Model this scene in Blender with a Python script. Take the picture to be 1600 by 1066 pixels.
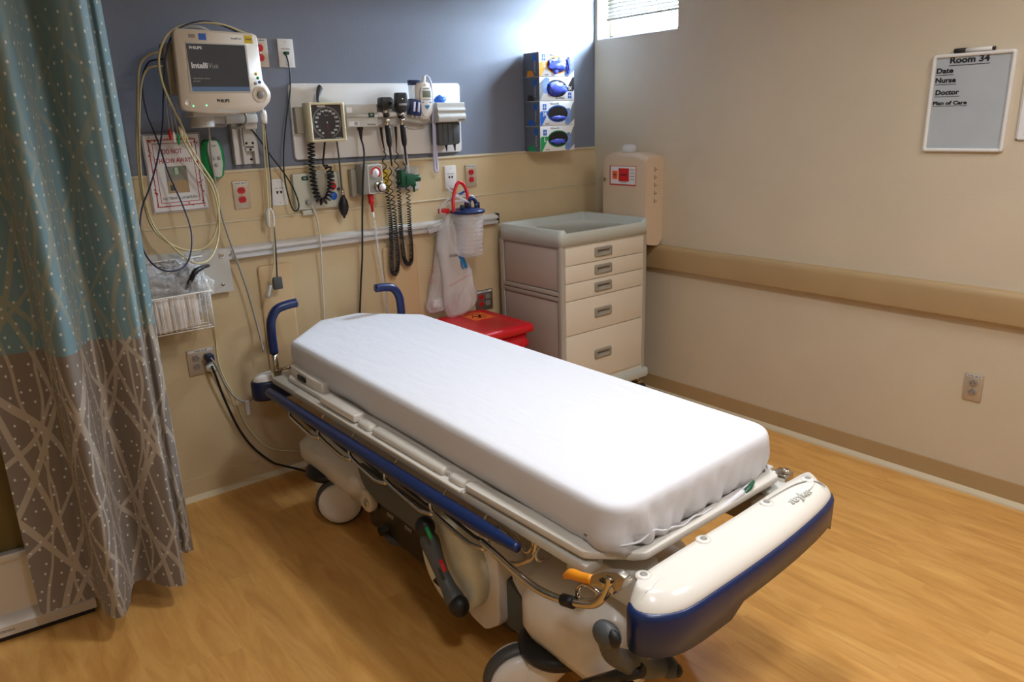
import bpy, bmesh, math, random
from mathutils import Vector, Matrix, noise
random.seed(7)
SC = bpy.context.scene
COL = SC.collection
for o in list(bpy.data.objects): bpy.data.objects.remove(o)

# ------------------------------------------------------------------ camera
CAM = Vector((-3.26, -3.2239, 1.5606)); YAW, PITCH, ROLL = 0.6761, -0.2862, -0.0324; FPX = 1169.54
fwd = Vector((math.sin(YAW)*math.cos(PITCH), math.cos(YAW)*math.cos(PITCH), math.sin(PITCH)))
_r = Vector((math.cos(YAW), -math.sin(YAW), 0)); _u = _r.cross(fwd)
RT = _r*math.cos(ROLL)+_u*math.sin(ROLL); UP = -_r*math.sin(ROLL)+_u*math.cos(ROLL)
cd = bpy.data.cameras.new('camera'); cam = bpy.data.objects.new('camera', cd); COL.objects.link(cam)
m = Matrix((RT, UP, -fwd)).transposed().to_4x4(); m.translation = CAM; cam.matrix_world = m
cd.sensor_width = 36; cd.sensor_fit = 'HORIZONTAL'; cd.lens = 36*FPX/1600; cd.clip_start = .05
SC.camera = cam
# ------------------------------------------------------------------ world, lights, exposure
w = bpy.data.worlds.new('sky'); SC.world = w; w.use_nodes = True
bg = w.node_tree.nodes['Background']; bg.inputs[0].default_value = (.66, .82, 1, 1); bg.inputs[1].default_value = 1
_nt = w.node_tree; _tc = _nt.nodes.new('ShaderNodeTexCoord'); _sp = _nt.nodes.new('ShaderNodeSeparateXYZ'); _cr = _nt.nodes.new('ShaderNodeMapRange'); _mx = _nt.nodes.new('ShaderNodeMix'); _mx.data_type = 'RGBA'
_cr.inputs['From Min'].default_value = -.03; _cr.inputs['From Max'].default_value = .03
_nt.links.new(_tc.outputs['Generated'], _sp.inputs[0]); _nt.links.new(_sp.outputs[2], _cr.inputs[0]); _nt.links.new(_cr.outputs[0], _mx.inputs[0])
_mx.inputs[6].default_value = (5, 5, 4.6, 1); _mx.inputs[7].default_value = (.66*150, .82*150, 150, 1)      # ground below the horizon, bright hazy sky above
_nt.links.new(_mx.outputs[2], bg.inputs[0])
SC.view_settings.view_transform = 'Standard'; SC.view_settings.look = 'None'
SC.view_settings.exposure = .4; SC.view_settings.gamma = 1; SC.view_settings.use_curve_mapping = False
def area(name, loc, sx, sy, power, col, rot=(0, 0, 0), spread=180, portal=False):
    l = bpy.data.lights.new(name, 'AREA'); l.shape = 'RECTANGLE'; l.size = sx; l.size_y = sy
    l.energy = power; l.color = col; l.spread = math.radians(spread)
    if portal: l.cycles.is_portal = True
    o = bpy.data.objects.new(name, l); o.location = loc; o.rotation_euler = rot; COL.objects.link(o); return o
area('ceiling_lamp', (-1.7, -2.05, 2.56), .3, .3, 14.5, (.97, .985, 1), spread=160)
area('ceiling_lamp', (-.9, -3.2, 2.56), .6, .4, 14.5, (.97, .98, 1), spread=170)
area('ceiling_lamp', (-2.85, -3.1, 2.56), .22, .22, 8.5, (.98, .985, 1), spread=140)
area('window_portal', (.012, -.3, 2.3), .56, .62, 1, (1, 1, 1), rot=(0, math.radians(90), 0), portal=True)

# ------------------------------------------------------------------ helpers
def ray(px, py): return fwd+RT*((px-800)/FPX)-UP*((py-533)/FPX)
def at(px, py, ax, val):
    d = ray(px, py); t = (val-CAM[ax])/d[ax]; return CAM+d*t
def wb(px, py, off=.0): return at(px, py, 1, -off)      # a point off the back wall
MATS = {}
def mat(name, col, rough=.5, metal=0, spec=.5, alpha=None, trans=0, emit=0, bump=0, bscale=200, var=0, vscale=6, coat=0, sheen=0):
    m = bpy.data.materials.new(name); m.use_nodes = True; nt = m.node_tree; b = nt.nodes['Principled BSDF']
    b.inputs['Base Color'].default_value = (*col, 1); b.inputs['Roughness'].default_value = rough
    b.inputs['Metallic'].default_value = metal; b.inputs['Specular IOR Level'].default_value = spec
    b.inputs['Transmission Weight'].default_value = trans; b.inputs['Coat Weight'].default_value = coat
    b.inputs['Sheen Weight'].default_value = sheen
    if alpha is not None: b.inputs['Alpha'].default_value = alpha
    if emit: b.inputs['Emission Color'].default_value = (*col, 1); b.inputs['Emission Strength'].default_value = emit
    tc = nt.nodes.new('ShaderNodeTexCoord')
    if var:
        n = nt.nodes.new('ShaderNodeTexNoise'); n.inputs['Scale'].default_value = vscale; n.inputs['Detail'].default_value = 5
        nt.links.new(tc.outputs['Object'], n.inputs['Vector'])
        r = nt.nodes.new('ShaderNodeValToRGB'); r.color_ramp.elements[0].position = .3; r.color_ramp.elements[1].position = .7
        r.color_ramp.elements[0].color = (*[c*(1-var) for c in col], 1); r.color_ramp.elements[1].color = (*[min(1, c*(1+var)) for c in col], 1)
        nt.links.new(n.outputs['Fac'], r.inputs[0]); nt.links.new(r.outputs[0], b.inputs['Base Color'])
    n2 = nt.nodes.new('ShaderNodeTexNoise'); n2.inputs['Scale'].default_value = bscale; n2.inputs['Detail'].default_value = 3
    nt.links.new(tc.outputs['Object'], n2.inputs['Vector'])
    bp = nt.nodes.new('ShaderNodeBump'); bp.inputs['Strength'].default_value = bump if bump else .02; bp.inputs['Distance'].default_value = .002
    nt.links.new(n2.outputs['Fac'], bp.inputs['Height']); nt.links.new(bp.outputs[0], b.inputs['Normal'])
    MATS[name] = m; return m
def S(r, g, b):
    f = lambda c: (c/255/12.92) if c/255 <= .04045 else ((c/255+.055)/1.055)**2.4
    return (f(r), f(g), f(b))
mat('blue_wall', S(118, 126, 143), .55, bump=.25, bscale=260, var=.03)
mat('tan_wall', S(208, 187, 148), .5, bump=.25, bscale=260, var=.03)
mat('cream_wall', S(206, 193, 170), .6, bump=.35, bscale=190, var=.03, vscale=3)
mat('trim_tan', S(176, 150, 110), .45, bump=.15, bscale=300, var=.03)
mat('toe_tan', S(206, 192, 162), .5)
mat('guard_tan', S(208, 180, 138), .45, bump=.1)
mat('ceiling_white', S(225, 222, 212), .8, bump=.3, bscale=90)
mat('white_plastic', S(228, 227, 224), .32, bump=.03)
mat('warm_plastic', S(222, 212, 196), .38)
mat('shell_white', S(224, 219, 213), .3, bump=.03, var=.03, vscale=12)
mat('dirty_disc', S(226, 228, 214), .5, var=.1, vscale=14)
mat('grey_plastic', S(150, 150, 145), .45)
mat('light_grey', S(196, 196, 190), .42)
mat('rail_white', S(214, 210, 202), .35)
mat('dark_grey', S(74, 78, 80), .5, bump=.2, bscale=300)
mat('side_grey', S(84, 92, 94), .5)
mat('black_plastic', S(26, 26, 28), .4)
mat('black_rubber', S(20, 20, 22), .5)
mat('tyre', S(70, 70, 70), .5)
mat('navy', S(17, 40, 90), .34, coat=.1)
mat('navy_dark', S(20, 34, 68), .4)
mat('chrome', S(205, 198, 186), .16, metal=1)
mat('steel', S(176, 170, 158), .34, metal=1, bump=.1)
mat('aluminium', S(214, 214, 214), .4, metal=.3)
mat('plate_steel', S(190, 176, 156), .45, metal=.35)
mat('white_gloss', S(240, 236, 228), .18, coat=.3)
mat('red_plastic', S(206, 14, 34), .35, coat=.1, var=.05)
mat('red', S(200, 30, 32), .4)
mat('socket_red', S(196, 24, 32), .35)
mat('socket_grey', S(150, 140, 130), .45)
mat('orange', S(236, 150, 30), .4)
mat('sticker_orange', S(244, 110, 40), .5)
mat('yellow', S(226, 200, 40), .5)
mat('yellow_plastic', S(222, 184, 30), .45)
mat('green', S(20, 150, 84), .4)
mat('dark_green', S(12, 84, 58), .4)
mat('label_green', S(20, 70, 56), .4)
mat('paper', S(228, 228, 230), .6)
mat('board_grey', S(178, 186, 192), .3, var=.04, vscale=8)
mat('ink', S(18, 18, 20), .6)
mat('ink_soft', S(90, 90, 94), .6)
mat('ink_red', S(176, 30, 44), .6)
mat('ink_white', S(225, 228, 232), .5)
mat('photo', S(140, 136, 126), .6, var=.15, vscale=20)
mat('blue_print', S(24, 96, 190), .5)
mat('teal_print', S(30, 110, 160), .5)
mat('carton', S(236, 238, 240), .5)
mat('carton_dark', S(96, 102, 114), .5)
mat('carton_grey', S(128, 138, 146), .5)
mat('glove_blue', S(70, 90, 210), .45, var=.3, vscale=60)
mat('glove_print', S(120, 150, 215), .5, var=.2, vscale=40)
mat('beige_panel', S(200, 200, 184), .45)
mat('taupe_panel', S(158, 152, 136), .45)
mat('cream_frame', S(210, 200, 166), .4)
mat('gauge_black', S(48, 48, 52), .35)
mat('sharps_beige', S(212, 190, 164), .42)
mat('cable_cream', S(208, 198, 150), .45)
mat('cable_navy', S(34, 46, 78), .4)
mat('cable_grey', S(150, 148, 142), .45)
mat('cable_white', S(208, 202, 190), .45)
mat('cable_green', S(14, 40, 34), .4)
mat('probe_white', S(200, 200, 224), .35)
mat('cart_cream', S(226, 216, 200), .42, bump=.08, bscale=400)
mat('cart_grey', S(176, 168, 156), .45)
mat('cart_side', S(184, 168, 156), .5, bump=.15, bscale=300)
mat('cart_top', S(196, 202, 196), .35)
mat('cart_handle', S(156, 150, 138), .42)
mat('window_white', S(240, 240, 238), .4)
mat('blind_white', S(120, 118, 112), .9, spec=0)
mat('brown_door', S(104, 88, 44), .45, var=.08)
mat('screen', S(58, 60, 64), .12, emit=.25, var=.1, vscale=12)
mat('screen_bar', S(74, 92, 116), .12, emit=.35)
mat('lcd', S(120, 130, 112), .2)
mat('led_green', (.1, 1, .3), .3, emit=3)
mat('brown_panel', S(140, 122, 92), .5)
mat('gauze', S(222, 212, 202), .7, bump=.5, bscale=60, var=.15, vscale=25)

def thin_clear(name, col, a, rough=.15):
    m = mat(name, col, rough, spec=.6, bump=.9 if 'bag' in name else 0, bscale=28); nt = m.node_tree; b = nt.nodes['Principled BSDF']
    t = nt.nodes.new('ShaderNodeBsdfTransparent'); t.inputs[0].default_value = (*[min(1, c*1.15+.05) for c in col], 1)
    mx = nt.nodes.new('ShaderNodeMixShader'); lw = nt.nodes.new('ShaderNodeLayerWeight'); lw.inputs[0].default_value = .35
    mr = nt.nodes.new('ShaderNodeMapRange'); mr.inputs['To Min'].default_value = a; mr.inputs['To Max'].default_value = min(1, a+.4)
    nt.links.new(lw.outputs['Facing'], mr.inputs[0]); nt.links.new(mr.outputs[0], mx.inputs[0])
    nt.links.new(t.outputs[0], mx.inputs[1]); nt.links.new(b.outputs[0], mx.inputs[2])
    nt.links.new(mx.outputs[0], nt.nodes['Material Output'].inputs[0]); return m
thin_clear('clear_bag', (.86, .86, .88), .22)
thin_clear('milky_bag', (.92, .89, .89), .33)
thin_clear('clear_canister', (.86, .84, .86), .25)
thin_clear('clear_tube', (.8, .8, .86), .3)
thin_clear('clear_dome', (.86, .88, .94), .45)
thin_clear('glass', (.95, .97, 1), .04, .02)

class Node:
    def __init__(s, m):
        s.nt = m.node_tree; s.b = s.nt.nodes['Principled BSDF']
    def n(s, t, **k):
        x = s.nt.nodes.new(t)
        for a, v in k.items(): setattr(x, a, v)
        return x
    def l(s, a, b): s.nt.links.new(a, b)
    def math(s, op, a, b=None, clamp=False):
        x = s.n('ShaderNodeMath', operation=op, use_clamp=clamp)
        for i, v in enumerate((a, b)):
            if v is None: continue
            if isinstance(v, (int, float)): x.inputs[i].default_value = v
            else: s.l(v, x.inputs[i])
        return x.outputs[0]
    def mix(s, f, a, b):
        x = s.n('ShaderNodeMix', data_type='RGBA')
        if isinstance(f, (int, float)): x.inputs[0].default_value = f
        else: s.l(f, x.inputs[0])
        for i, v in ((6, a), (7, b)):
            if isinstance(v, tuple): x.inputs[i].default_value = (*v, 1)
            else: s.l(v, x.inputs[i])
        return x.outputs[2]
def floor_material():
    m = mat('maple_vinyl', S(214, 160, 92), .36, spec=.45); N = Node(m)
    tc = N.n('ShaderNodeTexCoord'); sep = N.n('ShaderNodeSeparateXYZ'); N.l(tc.outputs['Object'], sep.inputs[0])
    # strips 9 cm wide running along y, each of its own tone
    row = N.math('FLOOR', N.math('DIVIDE', sep.outputs[0], .09))
    wn = N.n('ShaderNodeTexWhiteNoise', noise_dimensions='1D'); N.l(row, wn.inputs['W'])
    yy = N.math('ADD', sep.outputs[1], N.math('MULTIPLY', wn.outputs[0], 3.7))
    cell = N.math('FLOOR', N.math('DIVIDE', yy, .95))
    cb = N.n('ShaderNodeCombineXYZ'); N.l(row, cb.inputs[0]); N.l(cell, cb.inputs[1])
    wn2 = N.n('ShaderNodeTexWhiteNoise', noise_dimensions='2D'); N.l(cb.outputs[0], wn2.inputs['Vector'])
    mp = N.n('ShaderNodeMapping'); mp.inputs['Scale'].default_value = (9, 1.5, 1); N.l(tc.outputs['Object'], mp.inputs[0])
    off = N.n('ShaderNodeCombineXYZ'); N.l(wn2.outputs[0], off.inputs[0]); N.l(N.math('MULTIPLY', wn2.outputs[0], 40.), off.inputs[1])
    ad = N.n('ShaderNodeVectorMath', operation='ADD'); N.l(mp.outputs[0], ad.inputs[0]); N.l(off.outputs[0], ad.inputs[1])
    g = N.n('ShaderNodeTexNoise'); g.inputs['Scale'].default_value = 1.6; g.inputs['Detail'].default_value = 7; g.inputs['Roughness'].default_value = .62; g.inputs['Distortion'].default_value = 1.1
    N.l(ad.outputs[0], g.inputs['Vector'])
    r = N.n('ShaderNodeValToRGB'); N.l(g.outputs['Fac'], r.inputs[0])
    e = r.color_ramp.elements; e[0].position = .25; e[0].color = (*S(190, 136, 68), 1); e[1].position = .72; e[1].color = (*S(226, 176, 102), 1)
    k = e.new(.5); k.color = (*S(212, 158, 86), 1)
    tone = N.math('ADD', .955, N.math('MULTIPLY', wn2.outputs[0], .06))
    mx = N.n('ShaderNodeVectorMath', operation='SCALE'); N.l(r.outputs[0], mx.inputs[0]); N.l(tone, mx.inputs['Scale'])
    # a few dark specks
    v = N.n('ShaderNodeTexVoronoi'); v.inputs['Scale'].default_value = 2.3; N.l(tc.outputs['Object'], v.inputs['Vector'])
    sp = N.math('LESS_THAN', v.outputs['Distance'], .012)
    N.l(N.mix(sp, mx.outputs[0], S(90, 60, 30)), N.b.inputs['Base Color'])
    rr = N.n('ShaderNodeMapRange'); rr.inputs['To Min'].default_value = .3; rr.inputs['To Max'].default_value = .48; N.l(g.outputs['Fac'], rr.inputs[0]); N.l(rr.outputs[0], N.b.inputs['Roughness'])
floor_material()
def curtain_material():
    m = mat('curtain_cloth', S(120, 150, 156), .8, sheen=.3); N = Node(m)
    uv = N.n('ShaderNodeUVMap'); sep = N.n('ShaderNodeSeparateXYZ'); N.l(uv.outputs[0], sep.inputs[0])
    u, v = sep.outputs[0], sep.outputs[1]
    seam = N.math('GREATER_THAN', v, .957)
    base = N.mix(seam, S(128, 117, 106), S(112, 144, 152))
    # branches: wavy lines that lean and cross
    tot = None
    for k, (sc, lean, amp, fr, w0, ph) in enumerate(((5.2, 1.6, .33, 2.1, .055, .1), (4.1, -1.9, .38, 1.7, .05, .6), (7.3, .7, .42, 2.9, .04, .3), (6.1, -.8, .4, 3.3, .035, .8), (3.3, 2.6, .45, 1.9, .045, .45), (3.7, -3., .45, 2.3, .04, .2))):
        nz = N.n('ShaderNodeTexNoise', noise_dimensions='1D'); nz.inputs['Scale'].default_value = fr; nz.inputs['Detail'].default_value = 1.5
        row = N.math('FLOOR', N.math('ADD', N.math('MULTIPLY', u, sc), ph))
        N.l(N.math('ADD', v, N.math('MULTIPLY', row, .37)), nz.inputs['W'])
        x = N.math('ADD', N.math('MULTIPLY', u, sc), N.math('MULTIPLY', v, lean))
        nz2 = N.n('ShaderNodeTexNoise', noise_dimensions='2D'); nz2.inputs['Scale'].default_value = fr; nz2.inputs['Detail'].default_value = 1
        cmb = N.n('ShaderNodeCombineXYZ'); N.l(u, cmb.inputs[0]); N.l(N.math('MULTIPLY', v, .9), cmb.inputs[1]); N.l(cmb.outputs[0], nz2.inputs['Vector'])
        x = N.math('ADD', x, N.math('MULTIPLY', nz2.outputs['Fac'], amp*1.6))
        d = N.math('ABSOLUTE', N.math('SUBTRACT', N.math('FRACT', x), .5))
        ln = N.math('LESS_THAN', d, w0*.85)
        tot = ln if tot is None else N.math('MAXIMUM', tot, ln)
    fade = N.n('ShaderNodeMapRange'); fade.inputs['From Min'].default_value = .9; fade.inputs['From Max'].default_value = 2.3
    fade.inputs['To Min'].default_value = 1; fade.inputs['To Max'].default_value = 0; N.l(v, fade.inputs[0])
    brc = N.mix(seam, S(186, 174, 158), S(158, 156, 134))
    f = N.math('MULTIPLY', tot, N.math('MULTIPLY', fade.outputs[0], .8))
    c1 = N.mix(f, base, brc)
    # small pale dots, jittered grid
    s = 23.
    vo = N.n('ShaderNodeTexVoronoi', voronoi_dimensions='2D'); vo.inputs['Scale'].default_value = s; vo.inputs['Randomness'].default_value = .55
    N.l(uv.outputs[0], vo.inputs['Vector'])
    dot = N.math('LESS_THAN', vo.outputs['Distance'], .1)
    c2 = N.mix(N.math('MULTIPLY', dot, .85), c1, S(214, 216, 206))
    N.l(c2, N.b.inputs['Base Color'])
    tr = N.n('ShaderNodeBsdfTranslucent'); N.l(c2, tr.inputs[0]); mx = N.n('ShaderNodeMixShader'); mx.inputs[0].default_value = .18
    N.l(N.b.outputs[0], mx.inputs[1]); N.l(tr.outputs[0], mx.inputs[2]); N.l(mx.outputs[0], N.nt.nodes['Material Output'].inputs[0])
curtain_material()
def sheet_material():
    m = mat('white_sheet', S(216, 216, 221), .8); N = Node(m)
    tc = N.n('ShaderNodeTexCoord')
    mp = N.n('ShaderNodeMapping'); mp.inputs['Scale'].default_value = (9, 3, 6); N.l(tc.outputs['Object'], mp.inputs[0])
    a = N.n('ShaderNodeTexNoise'); a.inputs['Scale'].default_value = 1.5; a.inputs['Detail'].default_value = 4; a.inputs['Distortion'].default_value = .8; N.l(mp.outputs[0], a.inputs[0])
    b = N.n('ShaderNodeTexNoise'); b.inputs['Scale'].default_value = 500; N.l(tc.outputs['Object'], b.inputs[0])
    h = N.math('ADD', N.math('MULTIPLY', a.outputs[0], 1.), N.math('MULTIPLY', b.outputs[0], .06))
    bp = N.n('ShaderNodeBump'); bp.inputs['Strength'].default_value = .25; bp.inputs['Distance'].default_value = .01; N.l(h, bp.inputs['Height']); N.l(bp.outputs[0], N.b.inputs['Normal'])
sheet_material()

FB = (Vector((0, 0, 0)), Vector((1, 0, 0)), Vector((0, 0, 1)), Vector((0, -1, 0)))      # u=x v=z w=distance off the back wall
FR = (Vector((0, 0, 0)), Vector((0, -1, 0)), Vector((0, 0, 1)), Vector((-1, 0, 0)))     # u=-y v=z w=distance off the right wall
def frame_at(o, r, u):
    r = r.normalized(); u = (u-r*u.dot(r)).normalized(); return (o, r, u, r.cross(u))

def box(bm, x0, x1, y0, y1, z0, z1, bev=0, seg=2):
    r = bmesh.ops.create_cube(bm, size=1); vs = r['verts']
    for v in vs: v.co = Vector((x0+(v.co.x+.5)*(x1-x0), y0+(v.co.y+.5)*(y1-y0), z0+(v.co.z+.5)*(z1-z0)))
    if bev:
        es = list({e for v in vs for e in v.link_edges})
        bmesh.ops.bevel(bm, geom=es, offset=bev, segments=seg, profile=.5, affect='EDGES', clamp_overlap=True)
def prism(bm, pts, axis, a, b, bev=0, seg=2):
    def P(p, h):
        return {'x': (h, p[0], p[1]), 'y': (p[0], h, p[1]), 'z': (p[0], p[1], h)}[axis]
    A = [bm.verts.new(P(p, a)) for p in pts]; B = [bm.verts.new(P(p, b)) for p in pts]; n = len(pts)
    fs = [bm.faces.new(A[::-1]), bm.faces.new(B)]
    for i in range(n): fs.append(bm.faces.new((A[i], A[(i+1) % n], B[(i+1) % n], B[i])))
    bmesh.ops.recalc_face_normals(bm, faces=fs)
    if bev:
        es = list(set(fs[0].edges) | set(fs[1].edges))
        bmesh.ops.bevel(bm, geom=es, offset=bev, segments=seg, profile=.5, affect='EDGES', clamp_overlap=True)
def cr(pts, n=6, closed=False):
    P = [Vector(p) for p in pts]; out = []
    m_ = len(P); rng = m_ if closed else m_-1
    for i in range(rng):
        if closed: a, b, c, d = P[(i-1) % m_], P[i], P[(i+1) % m_], P[(i+2) % m_]
        else: a, b, c, d = P[max(i-1, 0)], P[i], P[i+1], P[min(i+2, m_-1)]
        for k in range(n):
            t = k/n
            out.append(.5*((2*b)+(c-a)*t+(2*a-5*b+4*c-d)*t*t+(3*b-a-3*c+d)*t**3))
    if not closed: out.append(P[-1])
    return out
def tube(bm, pts, r, n=8, sm=0, cap=True, flat=None):
    P = cr(pts, sm) if sm else [Vector(p) for p in pts]
    L = len(P); rs = r if isinstance(r, (list, tuple)) else [r]*L
    if len(rs) != L: rs = [rs[min(int(i/(L-1)*(len(rs)-1)), len(rs)-2)]*(1-((i/(L-1)*(len(rs)-1)) % 1 if i < L-1 else 1))+rs[min(int(i/(L-1)*(len(rs)-1)), len(rs)-2)+1]*((i/(L-1)*(len(rs)-1)) % 1 if i < L-1 else 1) for i in range(L)]
    ref = None; rings = []
    for i, p in enumerate(P):
        t = (P[min(i+1, L-1)]-P[max(i-1, 0)]).normalized()
        if ref is None: ref = t.orthogonal().normalized()
        ref = (ref-t*ref.dot(t))
        ref = ref.normalized() if ref.length > 1e-6 else t.orthogonal().normalized()
        b = t.cross(ref)
        rings.append([bm.verts.new(p+(ref*math.cos(2*math.pi*k/n)+b*math.sin(2*math.pi*k/n))*rs[i]) for k in range(n)])
    for i in range(L-1):
        for k in range(n): bm.faces.new((rings[i][k], rings[i][(k+1) % n], rings[i+1][(k+1) % n], rings[i+1][k]))
    if cap: bm.faces.new(rings[0][::-1]); bm.faces.new(rings[-1])
def lathe(bm, c, ax, prof, n=24):
    c = Vector(c); ax = Vector(ax).normalized(); e = ax.orthogonal().normalized(); f = ax.cross(e); rings = []
    for r, h in prof:
        if r < 1e-6: rings.append([bm.verts.new(c+ax*h)])
        else: rings.append([bm.verts.new(c+ax*h+(e*math.cos(2*math.pi*k/n)+f*math.sin(2*math.pi*k/n))*r) for k in range(n)])
    for a, b in zip(rings, rings[1:]):
        for k in range(n):
            if len(a) == 1 and len(b) == 1: continue
            if len(a) == 1: bm.faces.new((a[0], b[(k+1) % n], b[k]))
            elif len(b) == 1: bm.faces.new((a[k], a[(k+1) % n], b[0]))
            else: bm.faces.new((a[k], a[(k+1) % n], b[(k+1) % n], b[k]))
    if len(rings[0]) > 1: bm.faces.new(rings[0][::-1])
    if len(rings[-1]) > 1: bm.faces.new(rings[-1])
def cyl(bm, p0, p1, r, n=20, bev=0):
    p0, p1 = Vector(p0), Vector(p1); L = (p1-p0).length
    pr = [(r, 0), (r, L)] if not bev else [(r-bev, 0), (r, bev), (r, L-bev), (r-bev, L)]
    lathe(bm, p0, p1-p0, pr, n)
def loft(bm, rings, cap=True):
    R = [[bm.verts.new(p) for p in r] for r in rings]; n = len(R[0])
    for a, b in zip(R, R[1:]):
        for k in range(n): bm.faces.new((a[k], a[(k+1) % n], b[(k+1) % n], b[k]))
    if cap: bm.faces.new(R[0][::-1]); bm.faces.new(R[-1])
def blob(bm, c, rad, amp=.15, fr=20, sub=3, seed=0):
    r = bmesh.ops.create_icosphere(bm, subdivisions=sub, radius=1)
    for v in r['verts']:
        d = v.co.copy(); k = 1+amp*noise.noise(d*fr*.1+Vector((seed, seed*2, 0)))+amp*.6*noise.noise(d*fr*.25+Vector((seed, 0, 3)))
        v.co = Vector(c)+Vector((d.x*rad[0], d.y*rad[1], d.z*rad[2]))*k
def rpoly(pts, r, seg=5):
    """round the corners of a 2D polygon; r a number or one per corner"""
    out = []; n = len(pts)
    for i, p in enumerate(pts):
        p = Vector(p); a = Vector(pts[i-1]); b = Vector(pts[(i+1) % n]); rr = r[i] if isinstance(r, (list, tuple)) else r
        da = (a-p); db = (b-p); rr = min(rr, da.length*.48, db.length*.48)
        if rr <= 1e-6: out.append(tuple(p)); continue
        A = p+da.normalized()*rr; B = p+db.normalized()*rr
        for k in range(seg+1):
            t = k/seg; out.append(tuple(A*(1-t)**2+p*2*t*(1-t)+B*t*t))
    return out
ORG = {}
def tag(o, label=None, cat=None, group=None, kind=None):
    for k, v in (('label', label), ('category', cat), ('group', group), ('kind', kind)):
        if v: o[k] = v
    return o
def thing(name, loc, label, cat, group=None):
    o = bpy.data.objects.new(name, None); o.empty_display_size = .05; COL.objects.link(o); o.location = loc
    ORG[o.name] = Vector(loc); return tag(o, label, cat, group)
def build(name, bm, mt, parent=None, frame=None, sharp=32, uvf=None, label=None, solid=0):
    if frame:
        O, R, U, W = frame
        for v in bm.verts: v.co = O+R*v.co.x+U*v.co.y+W*v.co.z
    if parent is not None:
        org = ORG[parent.name]
    else:
        cs = [v.co for v in bm.verts]; mn = Vector([min(c[i] for c in cs) for i in range(3)]); mx = Vector([max(c[i] for c in cs) for i in range(3)])
        org = Vector(((mn.x+mx.x)/2, (mn.y+mx.y)/2, mn.z))
    for v in bm.verts: v.co -= org
    lim = math.radians(sharp)
    for e in bm.edges:
        e.smooth = not (len(e.link_faces) != 2 or e.calc_face_angle(0) > lim)
    for f in bm.faces: f.smooth = True
    me = bpy.data.meshes.new(name); bm.to_mesh(me); bm.free()
    me.materials.append(MATS[mt] if isinstance(mt, str) else mt)
    o = bpy.data.objects.new(name, me); COL.objects.link(o); ORG[o.name] = org
    if parent is not None: o.parent = parent
    else: o.location = org
    if label: o['label'] = label
    return o
def part(name, mt, parent, fn, frame=None, **k):
    bm = bmesh.new(); fn(bm); return build(name, bm, mt, parent, frame, **k)
def solo(name, mt, fn, label, cat, group=None, frame=None, kind=None, **k):
    bm = bmesh.new(); fn(bm); return tag(build(name, bm, mt, None, frame, **k), label, cat, group, kind)
def struct(name, mt, fn, frame=None, parent=None):
    bm = bmesh.new(); fn(bm); o = build(name, bm, mt, parent, frame)
    if parent is None: o['kind'] = 'structure'
    return o
def text(s, size, pos, frame, mt, parent, ext=.0004, align='CENTER', bold=0, sx=1, name='lettering', shear=0, width=None):
    """flat lettering laid in the frame's u,v plane at (u, v, w)"""
    cu = bpy.data.curves.new('t', 'FONT'); cu.body = s; cu.size = size; cu.align_x = align; cu.align_y = 'CENTER'
    cu.extrude = ext; cu.offset = bold; cu.shear = shear; cu.resolution_u = 3
    ob = bpy.data.objects.new('t', cu); COL.objects.link(ob)
    dg = bpy.context.evaluated_depsgraph_get(); dg.update()
    me = bpy.data.meshes.new_from_object(ob.evaluated_get(dg)); bpy.data.objects.remove(ob); bpy.data.curves.remove(cu)
    bm = bmesh.new(); bm.from_mesh(me); bpy.data.meshes.remove(me)
    if width:
        xs = [v.co.x for v in bm.verts]; sx = width/(max(xs)-min(xs)); x_0 = min(xs)
        for v in bm.verts: v.co.x -= x_0
    for v in bm.verts: v.co = Vector((v.co.x*sx+pos[0], v.co.y+pos[1], v.co.z+pos[2]))
    return build(name, bm, mt, parent, frame)
def coil(path, rc, rw, turns, n=6, sm=8, per=10, dense=False):
    """points of a helix that follows a path"""
    P = cr(path, sm); L = [0]
    for a, b in zip(P, P[1:]): L.append(L[-1]+(b-a).length)
    out = []; N = turns*per*(2 if dense else 1); j = 0; ref = Vector((0, 1, 0))
    for i in range(N+1):
        s = L[-1]*i/N
        while j < len(L)-2 and L[j+1] < s: j += 1
        t = (s-L[j])/max(L[j+1]-L[j], 1e-9); p = P[j].lerp(P[j+1], t); T = (P[j+1]-P[j]).normalized()
        r = (ref-T*ref.dot(T)).normalized(); b = T.cross(r); a = 2*math.pi*i/per
        f_ = i/N; a = 2*math.pi*turns*(f_-.8*math.sin(2*math.pi*f_)/(2*math.pi)) if dense else a
        k = min(1, i/per, (N-i)/per)
        out.append(p+(r*math.cos(a)+b*math.sin(a))*rc*k)
    return out

# ================================================================== the room
HGT = 2.6
struct('floor', 'maple_vinyl', lambda b: box(b, -4.6, .3, -5.2, .2, -.1, 0))
struct('ceiling', 'ceiling_white', lambda b: box(b, -4.6, .3, -5.2, .2, HGT, HGT+.1))
struct('wall_back', 'blue_wall', lambda b: box(b, -4.6, 0, 0, .15, 0, HGT))
struct('wall_left', 'cream_wall', lambda b: box(b, -4.6, -4.45, -5.2, 0, 0, HGT))
struct('wall_front', 'cream_wall', lambda b: box(b, -4.45, 0, -5.2, -5.05, 0, HGT))
WY0, WY1, WZ0, WZ1 = -.022, -.588, 1.98, 2.5
def rwall(b):
    box(b, 0, .15, -5.2, .15, 0, WZ0); box(b, 0, .15, -5.2, .15, WZ1, HGT)
    box(b, 0, .15, WY0, .15, WZ0, WZ1); box(b, 0, .15, -5.2, WY1, WZ0, WZ1)
struct('wall_right', 'cream_wall', rwall)
struct('trim_1', 'tan_wall', lambda b: box(b, -4.45, 0, -.006, 0, .098, 1.4))
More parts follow.
